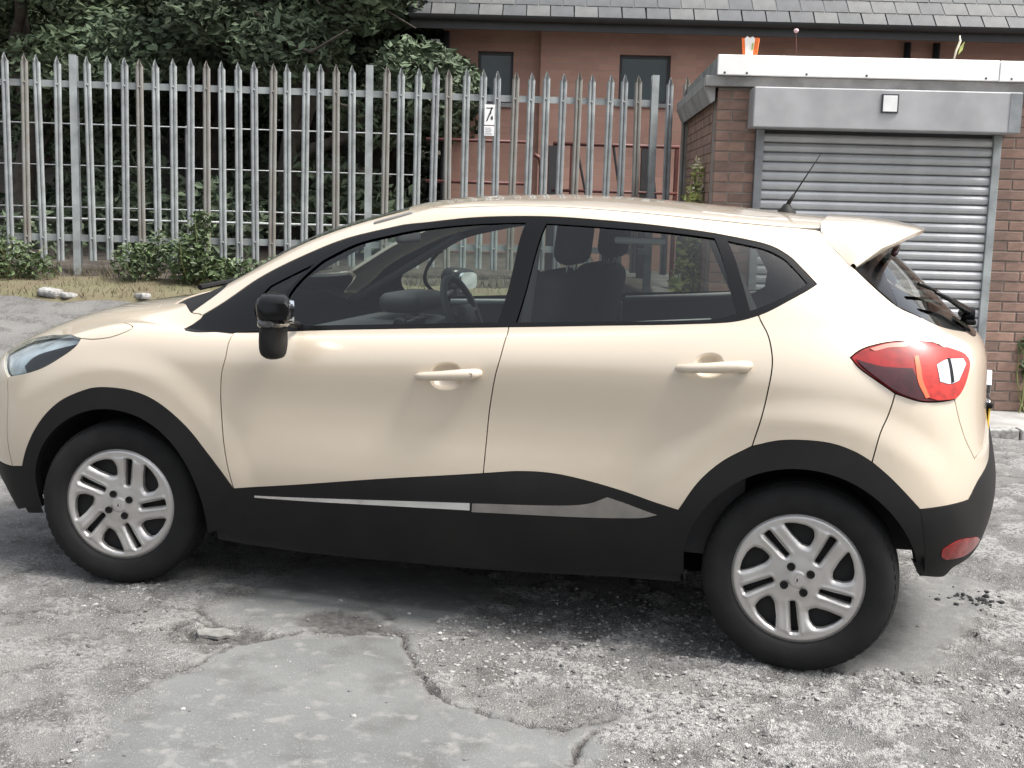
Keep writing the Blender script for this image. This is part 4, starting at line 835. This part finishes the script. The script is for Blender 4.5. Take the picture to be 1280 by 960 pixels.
bt.inputs['Color1'].default_value = (.53, .31, .24, 1); bt.inputs['Color2'].default_value = (.47, .27, .21, 1); bt.inputs['Mortar'].default_value = (.45, .31, .245, 1)
L(cm.outputs[0], bt.inputs['Vector']); nn = t.nodes.new('ShaderNodeTexNoise'); nn.inputs['Scale'].default_value = 1.1; nn.inputs['Detail'].default_value = 6; L(tcb.outputs['Object'], nn.inputs['Vector'])
mx = t.nodes.new('ShaderNodeMix'); mx.data_type = 'RGBA'; mx.blend_type = 'MULTIPLY'; mx.inputs[0].default_value = .55; rr_ = t.nodes.new('ShaderNodeValToRGB'); rr_.color_ramp.elements[0].position = .3; rr_.color_ramp.elements[0].color = (.55, .5, .5, 1); rr_.color_ramp.elements[1].position = .7
L(nn.outputs['Fac'], rr_.inputs[0]); L(bt.outputs['Color'], mx.inputs[6]); L(rr_.outputs[0], mx.inputs[7]); L(mx.outputs[2], bs.inputs['Base Color']); bs.inputs['Roughness'].default_value = .85
bpb = t.nodes.new('ShaderNodeBump'); bpb.inputs['Strength'].default_value = .5; bpb.inputs['Distance'].default_value = .008; L(bt.outputs['Fac'], bpb.inputs['Height']); bpb.invert = True; L(bpb.outputs[0], bs.inputs['Normal'])
def wall(b, x0, x1, y0, y1, z0, z1, holes):
    xs = sorted({x0, x1}|{h[k] for h in holes for k in (0, 1)}); zs = sorted({z0, z1}|{h[k] for h in holes for k in (2, 3)})
    for i in range(len(xs)-1):
        run = None
        for j in range(len(zs)-1):
            cx, cz = (xs[i]+xs[i+1])/2, (zs[j]+zs[j+1])/2
            if any(h[0] < cx < h[1] and h[2] < cz < h[3] for h in holes): 
                if run: b.box(xs[i], xs[i+1], y0, y1, run[0], run[1]); run = None
            else: run = (run[0], zs[j+1]) if run else (zs[j], zs[j+1])
        if run: b.box(xs[i], xs[i+1], y0, y1, run[0], run[1])
    return b
W1 = (-.508, -.090, 1.935, 2.525); W2 = (1.145, 1.738, 1.966, 2.514)
wb = MB(); wall(wb, -.91, .228, .12, .42, -1, 2.80, [W1]); wall(wb, .229, 9.0, 0, .42, -1, 2.80, [W2]); wb.box(-.91, -.62, .421, 7, -1, 2.8)
wb.build('wall', bmat, BLD)
def window(w, y, split):
    x0, x1, z0, z1 = w; f = MB(); e = .035
    f.box(x0+.001, x1-.001, y+.07, y+.12, z0, z0+e); f.box(x0+.001, x1-.001, y+.07, y+.12, z1-e, z1); f.box(x0, x0+e, y+.071, y+.119, z0+e, z1-e); f.box(x1-e, x1, y+.071, y+.119, z0+e, z1-e)
    if split: f.box((x0+x1)/2-.018, (x0+x1)/2+.018, y+.071, y+.119, z0+e, z1-e)
    o = f.build('window', frame_dark, BLD); MB().box(x0+e, x1-e, y+.09, y+.10, z0+e, z1-e).build('pane', pane_a, o)
    MB().box(x0-.04, x1+.04, y-.035, y+.07, z0-.05, z0-.001).build('window_sill', concrete, o, bevel=.006)
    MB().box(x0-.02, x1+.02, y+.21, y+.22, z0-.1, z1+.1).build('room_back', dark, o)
window(W1, .12, False); window(W2, 0, False)
sf = MB(); sf.box(-1.25, 9.2, -.42, .10, 2.80, 2.83); sf.build('soffit', fascia_dark, BLD)
MB().box(-1.25, 9.2, -.45, -.421, 2.70, 2.86).build('fascia_board', fascia_dark, BLD)
gu_ = []; 
for k in range(9): a = math.pi+math.pi*k/8; gu_.append((.06*math.cos(a), .06*math.sin(a)))
b = MB(); vs = [(x, -.515+a, 2.845+c) for x in (-1.25, 9.2) for a, c in gu_]; b.add(vs, [(k, k+1, 9+k+1, 9+k) for k in range(8)]); b.build('gutter', fascia_dark, BLD, smooth=True)
for x in (-.87, 4.43, 4.76): MB().tube([(x, -.06, 2.72), (x, -.06, -.9)], .04, 10).build('drainpipe', fascia_dark, BLD, smooth=True)
b = MB(); b.prism([(-1.04, 2.62), (-.94, 2.62), (-.93, 2.50), (-.99, 2.48)], -.10, -.04); b.prism([(-1.03, 2.46), (-.93, 2.44), (-.925, 2.26), (-.97, 2.30)], -.10, -.04); b.build('barge_end', sign_white, BLD)
TH = math.radians(42); c33, s33 = math.cos(TH), math.sin(TH)
rb_ = MB(); rb_.add([(-1.3, -.45, 2.842), (9.2, -.45, 2.842), (9.2, 4.6, 2.842+5.05*s33/c33), (-1.3, 4.6, 2.842+5.05*s33/c33)], [(0, 1, 2, 3)]); rf = rb_.build('roof', fascia_dark, BLD)
sl = []
for k in range(5):
    b = MB(); w = .262; b.box(-w/2+random.uniform(0, .004), w/2-random.uniform(.002, .006), 0, .47, 0, .018+.006*random.random()); sl.append(b.mesh('slate', slate_b if k in (1, 4) else slate_a, bevel=.002, segs=1))
for row in range(6):
    for i in range(39):
        x = -1.15+i*.268+(row % 2)*.134; d = -.06+row*.235
        if x > 9.0: continue
        o = link('slate', sl[random.randrange(5)], rf, (x, -.45+d*c33, 2.842+d*s33+.012+.0)); o.rotation_euler = (TH-.03, random.uniform(-.012, .012), random.uniform(-.015, .015))
        o.location.z += .012
# ---------------------------------------------------------------- garage
GA = math.atan(-.05); gx_, gy_ = yard(1.46, 9.5)
GAR = thing('garage', 'brick lock-up garage with grey roller shutter and white roof fascia at right', 'garage', (gx_, gy_, 0), -YAW+GA)
def brick_wall(x0, x1, z0, z1, y, depth=.1025):
    meshes = {}; row = 0; z = z0
    while z < z1-.04:
        x = x0-(0 if row % 2 else .1125)
        while x < x1-.01:
            a, e = max(x, x0), min(x+.215, x1)
            if e-a > .03:
                key = (round(e-a, 3), random.randrange(6))
                if key not in meshes:
                    l = key[0]; b = MB().box(0, l, random.uniform(-.003, .002), depth, 0, .065); meshes[key] = b.mesh('brick', (brick_a, brick_a, brick_b, brick_c, brick_a, brick_b)[key[1]], bevel=.004, segs=1)
                link('brick', meshes[key], GAR, (a, y, z))
            x += .225
        z += .075; row += 1
brick_wall(.0, .292, .06, 2.385, 0); brick_wall(2.075, 2.80, .06, 2.40, 0)
mb = MB(); mb.box(.006, .29, .008, .0, 0, 2.385); 
mb = MB(); mb.box(.004, .289, .006, .32, 0, 2.395); mb.box(2.079, 2.795, .006, .32, 0, 2.395); mb.box(.289, 2.079, .20, .32, 2.0, 2.395); mb.build('mortar_core', mortar, GAR)
# flank and rear walls: bricks too oblique to pick apart, one piece
sb = MB(); row = 0; z = .06
while z < 2.36:
    y = .33-(row % 2)*.11
    while y < 2.5: sb.box(-.002+.003*random.random(), .10, max(y, .325), min(y+.215, 2.6), z, z+.065); y += .225
    z += .075; row += 1
sb.box(.006, .09, .324, 2.6, 0, 2.39); sb.box(.0905, 6.0, 2.45, 2.59, 0, 2.39)
o = sb.build('flank_brickwork', brick_a, GAR); o['kind'] = 'stuff'
brick_x = 2.80
ob = MB(); row = 0; z = .06
while z < 2.36:
    x = 2.81-(row % 2)*.11
    while x < 6: ob.box(max(x, 2.81), x+.215, .0, .1, z, z+.065); x += .225
    z += .075; row += 1
ob.box(2.805, 6.2, .008, .09, 0, 2.39); o = ob.build('front_brickwork', brick_a, GAR); o['kind'] = 'stuff'
MB().box(-.10, 6.4, -.06, 2.75, 2.40, 2.475).build('roof_slab', concrete, GAR, bevel=.006)
MB().prism([(-.10, 2.398), (-.02, 2.398), (-.02, 2.30), (-.05, 2.28)], .0, 2.7).build('verge_board', concrete, GAR)
b = MB(); b.box(-.022, 1.99, -.11, -.061, 2.476, 2.620); o = b.build('fascia_capping', white_paint, GAR, bevel=.005)
b = MB(); b.box(1.994, 6.4, -.112, -.062, 2.474, 2.618); b.build('fascia_capping', white_paint, GAR, bevel=.005)
MB().box(-.022, 6.4, -.06, 2.7, 2.4755, 2.607).build('roof_deck', mat('roof_felt', (.20, .20, .19), .9, var=.3), GAR)
b = MB(); [b.lathe([(.0001, -.004), (.008, -.003), (.009, .001)], 8, 'y', (x, -.111, 2.492)) for x in (.03, .19, .62, 1.05, 1.9, 2.08, 2.6)]; b.build('fixing', frame_dark, GAR)
bx0 = MB().box(.228, 2.112, -.30, .0-.004, 2.098, 2.382).build('shutter_box', grey_metal, GAR, bevel=.008)
MB().box(2.025, 2.108, -.304, -.299, 2.104, 2.376).build('end_plate', galv_light, bx0)
lb = MB().box(1.125, 1.245, -.311, -.301, 2.218, 2.350).build('label_plate', frame_dark, bx0); MB().box(1.136, 1.234, -.316, -.310, 2.228, 2.340).build('label_face', sign_white, lb)
for x in (.292, 2.012): MB().box(x, x+.058, -.05, .03, .05, 2.097).build('guide_rail', galv_light if x < 1 else galv, GAR, bevel=.004)
prof = [(-.0, .0), (-.016, .008), (-.021, .026), (-.021, .042), (-.014, .058), (-.002, .066), (.004, .0665), (.004, .0)]
vs = [(x, y, z) for x in (0, 1.66) for y, z in prof]; n = len(prof)
slm = MB().add(vs, [(k, (k+1) % n, n+(k+1) % n, n+k) for k in range(n)]+[tuple(range(n)), tuple(range(2*n-1, n-1, -1))]).mesh('shutter_slat', slat_metal)
for k in range(29):
    o = link('shutter_slat', slm, GAR, (.351, -.008+random.uniform(-.0015, .0015), .06+k*.0695)); o.rotation_euler = (random.uniform(-.02, .02), 0, random.uniform(-.0006, .0006))
MB().box(.351, 2.011, .012, .03, .05, 2.097).build('shutter_backing', frame_dark, GAR)
def gpos(x, y, z): c, s = math.cos(-YAW+GA), math.sin(-YAW+GA); return (gx_+c*x-s*y, gy_+s*x+c*y, z)
# things on the garage roof
CUP = thing('carton', 'small orange and white carton standing on the garage roof edge', 'carton', gpos(.215, -.03, 2.6205), -YAW+GA-.2)
b = MB(); 
def taper(b, w0, w1, d0, d1, h, mi=0):
    b.add([(-w0, -d0, 0), (w0, -d0, 0), (w0, d0, 0), (-w0, d0, 0), (-w1, -d1, h), (w1, -d1, h), (w1, d1, h), (-w1, d1, h)], [(0, 3, 2, 1), (0, 1, 5, 4), (1, 2, 6, 5), (2, 3, 7, 6), (3, 0, 4, 7)], mi)
taper(b, .050, .062, .035, .042, .125); taper(b, .046, .058, .031, .038, .120); b.build('carton_body', orange, CUP)
b = MB(); b.add([(-.030, -.0375, .004), (.022, -.0375, .004), (.034, -.0438, .118), (.018, -.0445, .135), (-.004, -.044, .124), (-.022, -.0445, .138), (-.040, -.0438, .118)], [tuple(range(7))]); b.build('white_front', white_card, CUP)
b = MB(); b.prism([(.010, .035), (.024, .04), (.026, .09), (.014, .085)], -.047, -.044); b.build('printed_mark', leaf_y, CUP)
W_ = thing('weed', 'tall dark weed stalk with pale flower head standing on the garage roof', 'weed', gpos(.56, .10, 2.607))
MB().tube([(0, 0, 0), (.008, 0, .1), (-.004, .004, .22)], [.006, .005, .004], 6).build('stem', rust_red, W_)
b = MB().lathe([(.0001, 0), (.012, .004), (.02, .02), (.014, .03), (.0001, .032)], 10, 'z', (0, 0, .20)); b.build('flower_head', mat('pink_flower', (.62, .42, .45), .6), W_, smooth=True)
W_ = thing('weed', 'bare pale dried stem leaning on the white fascia at right', 'weed', gpos(1.72, .04, 2.607))
MB().tube([(-.02, 0, 0), (-.005, 0, .09), (.018, 0, .16), (.012, 0, .20)], [.006, .008, .009, .003], 6).build('stem', petal, W_, smooth=True)
b = MB(); b.add([(.01, 0, .06), (.04, .01, .10), (.05, .01, .16), (.02, 0, .12)], [(0, 1, 2, 3)]); b.build('leaf', leaf_y, W_)
# ---------------------------------------------------------------- plants
def leaf_cloud(b, clumps, n, size, rng, mi=None):
    """clumps: (centre, radii); many small bent leaves spread through each"""
    tot = sum(r[0]*r[1]*r[2] for _, r in clumps)
    for c, r in clumps:
        k = max(8, int(n*r[0]*r[1]*r[2]/tot)); d = rng.normal(size=(k, 3)); d /= np.linalg.norm(d, axis=1, keepdims=True)
        pos = np.array(c)+d*np.array(r)*(rng.random((k, 1))**.42)
        ax = rng.normal(size=(k, 3)); ax[:, 2] *= .6; ax /= np.linalg.norm(ax, axis=1, keepdims=True); bx_ = np.cross(ax, rng.normal(size=(k, 3))); bx_ /= np.linalg.norm(bx_, axis=1, keepdims=True)
        s = size*(.6+.8*rng.random((k, 1))); up = np.cross(ax, bx_)*s*.18
        a0, a1 = pos-ax*s, pos+ax*s; w = bx_*s*.48
        V = np.stack([a0, pos-w+up, a1, pos+w+up], 1).reshape(-1, 3); o = len(b.v)
        b.v += [tuple(p) for p in V.tolist()]; b.f += [(o+4*i, o+4*i+1, o+4*i+2, o+4*i+3) for i in range(k)]; b.m += [0]*k
def limb_path(a, b2, rng, n=5, w=.12):
    a = np.array(a); b2 = np.array(b2); pts = []
    for i in range(n+1): t_ = i/n; pts.append(a+(b2-a)*t_+rng.normal(size=3)*w*math.sin(math.pi*t_)*np.linalg.norm(b2-a)*.3)
    return pts
def tree(label, lat, dep, h, rad, mats_, seed, n=6500, lean=0, name='tree', low=.35, leafsize=.056):
    rng = np.random.default_rng(seed); x, y = yard(lat, dep); z = gz(lat, dep)
    T = thing(name, label, 'tree', (x, y, z-.15), rng.random()*6.28, 'trees behind the fence')
    tk = MB(); top = np.array([lean, 0, h*.62]); tp = limb_path((0, 0, 0), top, rng, 6, .10); r0 = .045*h*.5+.06
    tk.tube(tp, [r0*(1.35 if i == 0 else 1-.11*i) for i in range(7)], 9); clumps = []
    for k in range(11):
        st = tp[2+k % 5]; a = k*2.4+rng.random(); rr = rad*(.45+.55*rng.random()); zz = h*(low+(1-low)*(k+.5)/11); en = np.array([math.cos(a)*rr+lean*.6, math.sin(a)*rr, zz])
        lp = limb_path(st, en, rng); tk.tube(lp, [r0*.45*(1-.15*i) for i in range(6)], 6)
        for f in (.55, .8, 1.0):
            c = st+(en-st)*f+rng.normal(size=3)*.25; s = (.34+.3*rng.random())*rad*.62; clumps.append((c, (s, s, s*.72)))
            e2 = c+rng.normal(size=3)*s*.8; tk.tube([lp[3], (np.array(lp[3])+e2)/2+rng.normal(size=3)*.08, e2], [r0*.16, r0*.1, .008], 5)
    tk.build('trunk', bark, T, smooth=True)
    k = len(clumps); h1 = [c for i, c in enumerate(clumps) if i % 3]; h2 = [c for i, c in enumerate(clumps) if i % 3 == 0]
    n = int(n*4); b = MB(); leaf_cloud(b, h1, n*2//3, leafsize, rng); cr = b.build('crown', mats_[0], T, fixn=False)
    b = MB(); leaf_cloud(b, h2, n//3, leafsize, rng); b.build('foliage', mats_[1], cr, fixn=False)
    return T
tree('broad dark tree behind the fence at far left, sky showing through its crown', -5.9, 15.2, 5.2, 1.9, (leaf_d, leaf_m), 11, 7000)
tree('dark tree behind the fence, second from the left', -3.9, 16.4, 6.2, 2.1, (leaf_d, leaf_m), 12, 9000)
tree('leaning bare-limbed dark tree in the middle of the wood behind the fence', -2.7, 15.0, 5.6, 1.7, (leaf_d, leaf_m), 13, 8000, lean=.8)
tree('dark leafy tree nearest the left end of the brick building', -1.75, 15.8, 5.8, 1.45, (leaf_m, leaf_d), 14, 9000)
tree('tall tree standing furthest back at left in the wood', -6.2, 19.5, 7.5, 2.6, (leaf_d, leaf_m), 15, 9000, leafsize=.075)
tree('tall dark tree furthest back behind the middle of the fence', -3.2, 20.0, 8.0, 2.8, (leaf_d, leaf_m), 16, 11000, leafsize=.075)
# undergrowth under the trees and the wood beyond, uncountable
rng = np.random.default_rng(5); b = MB(); cl = []
for k in range(60):
    lt = rng.uniform(-8.5, -1.1); dp = rng.uniform(13.6, 17.5) if k < 26 else rng.uniform(21, 25); x, y = yard(lt, dp); hgt = rng.uniform(.5, 1.3) if k < 26 else rng.uniform(1.5, 4.2)
    cl.append(((x, y, gz(lt, dp)+hgt*.5), (rng.uniform(.5, .9), rng.uniform(.4, .8), hgt*.6)))
leaf_cloud(b, cl, 45000, .075, rng); o = tag(b.build('undergrowth', leaf_d, fixn=False), 'dense dark undergrowth and wood filling the space behind the fence', 'undergrowth', kind='stuff')
b = MB(); cl = []
for k in range(90):
    lt = rng.uniform(-15, 3); dp = rng.uniform(24, 28); x, y = yard(lt, dp); hg = rng.uniform(3.5, 10.5)
    if abs(lt+9.3*dp/26) < 1.5 and hg > 3.9: continue
    cl.append(((x, y, hg), (1.5, 1.3, 1.2)))
leaf_cloud(b, cl, 26000, .22, rng); tag(b.build('far_wood', leaf_d, fixn=False), 'far wood of dark foliage closing the view at left', 'wood', kind='stuff')
def bush(name, label, cat, lat, dep, clumps, n, m, size, stems=5, seed=1, z=None, flowers=0):
    rng = np.random.default_rng(seed); x, y = yard(lat, dep); zz = gz(lat, dep) if z is None else z
    T = thing(name, label, cat, (x, y, zz-.02), -YAW); b = MB()
    for c, r in clumps:
        for k in range(stems): b.tube(limb_path((rng.uniform(-.05, .05), rng.uniform(-.05, .05), 0), np.array(c)+rng.normal(size=3)*np.array(r)*.6, rng, 4), [.007, .006, .005, .004, .002], 5)
    b.build('stem', stem_m, T, fixn=False); b = MB(); leaf_cloud(b, clumps, n, size, rng); b.build('foliage', m, T, fixn=False)
    if flowers:
        b = MB(); leaf_cloud(b, [((c[0], c[1], c[2]+r[2]*.5), (r[0]*.8, r[1]*.8, r[2]*.6)) for c, r in clumps[:flowers]], 46, size*.8, rng); tag(b.build('flower', petal, T, fixn=False), kind='stuff')
    return T
bush('bush', 'bright green leafy bush growing through the foot of the fence', 'bush', -2.92, 11.35, [((0, 0, .27), (.22, .18, .24)), ((.08, .05, .54), (.13, .12, .19)), ((.24, -.05, .17), (.18, .15, .15))], 1300, leaf_l, .032, seed=2)
bush('bush', 'low straggling bush of dull leaves left of the bright green one', 'bush', -3.42, 11.4, [((0, 0, .22), (.24, .2, .2)), ((.2, 0, .34), (.14, .12, .2))], 800, leaf_l, .028, seed=3)
bush('bush', 'scrubby green growth at the foot of the fence at the left edge', 'bush', -4.62, 11.4, [((0, 0, .22), (.3, .2, .24)), ((.3, 0, .16), (.2, .16, .16)), ((-.2, 0, .3), (.2, .2, .25))], 1000, leaf_l, .030, seed=4)
bush('bush', 'brownish low scrub at the fence foot hard behind the bonnet', 'bush', -2.45, 11.3, [((0, 0, .16), (.25, .18, .16)), ((.35, 0, .18), (.22, .16, .16))], 800, leaf_l, .028, seed=6)
bush('flowering_plant', 'tall yellow-green plant with pale flowers against the garage flank', 'plant', 1.425, 10.2, [((0, 0, 1.50), (.06, .06, .14)), ((.0, 0, 1.27), (.09, .09, .17)), ((-.02, 0, 1.0), (.12, .1, .25)), ((-.02, 0, .5), (.16, .14, .45))], 1000, leaf_y, .036, stems=4, seed=5, z=gz(1.425, 10.2), flowers=2)
bush('weed', 'green weed growing from the brick pier at the right edge', 'weed', 3.83, 9.36, [((0, 0, .53), (.05, .04, .07)), ((.02, 0, .36), (.05, .04, .09))], 60, leaf_l, .03, stems=3, seed=8, z=.05)
# grass blades on the verge
b = MB(); rng = np.random.default_rng(9)
for k in range(4200):
    lt = rng.uniform(-7.5, .8); dp = rng.uniform(10.75, 11.75); x, y = yard(lt, dp); z = gz(lt, dp)+.02; hh_ = rng.uniform(.03, .10)*(1.6 if dp > 11.45 else .8); a = rng.random()*6.28; w = .005
    dx, dy = math.cos(a)*w, math.sin(a)*w; lx, ly = rng.normal(size=2)*hh_*.45; b.add([(x-dx, y-dy, z), (x+dx, y+dy, z), (x+lx, y+ly, z+hh_)], [(0, 1, 2)])
tag(b.build('grass', straw, fixn=False), 'strip of dry trodden grass along the fence foot', 'grass', kind='stuff')
# verge stones
for i, (px_, dp, s) in enumerate(((-4.0, 10.82, .10), (-3.83, 10.78, .07), (-3.2, 10.80, .08))):
    x, y = yard(px_, dp); b = MB().box(-s, s, -s*.6, s*.6, 0, s*.7); o = b.build('stone', stone_m, bevel=s*.25, segs=2); o.location = (x, y, gz(px_, dp)+.01); o.rotation_euler = (.1, .1, i*1.3)
    tag(o, ('large pale stone on the verge at the left edge', 'small pale stone beside the large one on the verge', 'pale stone on the verge just beyond the bonnet')[i], 'stone', 'stones on the verge')
# ---------------------------------------------------------------- loose things on the ground
def gh(x, y): return ground_fields(np.array([[float(x)]]), np.array([[float(y)]]))[0][0, 0]
rng = np.random.default_rng(21); ico = [(0, 0, 1), (.894, 0, .447), (.276, .851, .447), (-.724, .526, .447), (-.724, -.526, .447), (.276, -.851, .447), (.724, .526, -.447), (-.276, .851, -.447), (-.894, 0, -.447), (-.276, -.851, -.447), (.724, -.526, -.447), (0, 0, -1)]
icf = [(0, 1, 2), (0, 2, 3), (0, 3, 4), (0, 4, 5), (0, 5, 1), (1, 6, 2), (2, 7, 3), (3, 8, 4), (4, 9, 5), (5, 10, 1), (6, 7, 2), (7, 8, 3), (8, 9, 4), (9, 10, 5), (10, 6, 1), (6, 11, 7), (7, 11, 8), (8, 11, 9), (9, 11, 10), (10, 11, 6)]
ico = np.array(ico)
def pebbles(b, xs, ys, smin, smax, flat=.55):
    h, pt_, ck_, _ = ground_fields(xs[None], ys[None]); h = h[0]; pt_ = pt_[0]
    for x, y, z, p in zip(xs, ys, h, pt_):
        if p > .35 and rng.random() < .93: continue
        s = smin+(smax-smin)*rng.random()**3; a = rng.random()*6.28; c, sn = math.cos(a), math.sin(a)
        v = ico*s*(.75+.5*rng.random((12, 3))); v = np.c_[v[:, 0]*1.2, v[:, 1]*.85, v[:, 2]*flat]; v = np.c_[v[:, 0]*c-v[:, 1]*sn, v[:, 0]*sn+v[:, 1]*c, v[:, 2]]
        b.add(v+np.array([x, y, z+s*flat*.25]), icf)
for nm, cnt, m, seed in (('gravel', 3200, stone_m, 1), ('dark_gravel', 1300, mat('dark_chippings', (.10, .098, .095), .85, var=.5, vscale=30), 2)):
    b = MB(); lat_ = rng.uniform(-1.6, 1.9, cnt*2); dep_ = rng.uniform(3.15, 4.9, cnt*2); x = CAM[0]+lat_*LAT[0]+dep_*DEP[0]; y = CAM[1]+lat_*LAT[1]+dep_*DEP[1]
    k = fbm(x*2.1+seed*9, y*2.1, 3) > .57-.17*sstep(.5, 2.2, x); x, y = x[k][:cnt], y[k][:cnt]; pebbles(b, x, y, .0025, .011)
    tag(b.build(nm, m, fixn=True), 'loose %s scattered over the broken tarmac before the car' % ('pale gravel' if seed == 1 else 'dark chippings'), 'gravel', kind='stuff')
DB = MB(); xs = 3.20+rng.normal(size=420)*.055; ys = .21+rng.normal(size=420)*.05; pebbles(DB, xs, ys, .003, .014, .8)
tag(DB.build('debris', debris_m), 'small heap of black crumbs on the ground behind the rear wheel', 'debris', kind='stuff')
sbk = MB().prism([(-.068, -.012), (-.045, -.036), (-.01, -.030), (.022, -.044), (.058, -.026), (.074, .012), (.038, .022), (.020, .040), (-.018, .030), (-.052, .034)], 0, .015); o = sbk.build('tarmac_fragment', fragment_m, bevel=.0025, segs=1); o.rotation_euler = (math.pi/2+.05, .06, .35); o.location = (.63, -1.215, gh(.63, -1.215)-.007); tag(o, 'loose pale slab of tarmac lying in the cracked hollow before the front wheel', 'tarmac fragment')

# unseen foliage added behind the standpoint to mirror a dark band in the doors
rng = np.random.default_rng(31); b = MB(); cl = []
for k in range(75):
    x = -30+k*.85; hg = 2.3+1.6*float(vnoise(np.array([x*.35]), np.array([3.3]))[0])
    for z in np.arange(.5, hg, .8): cl.append(((x+rng.normal()*.2, -14+rng.normal()*.3, z), (.75, .6, .65)))
leaf_cloud(b, cl, 16000, .15, rng); tag(b.build('reflection_hedge', leaf_d, fixn=False), 'dark foliage added out of view to darken the reflection in the car', 'reflection_hedge', kind='stuff')
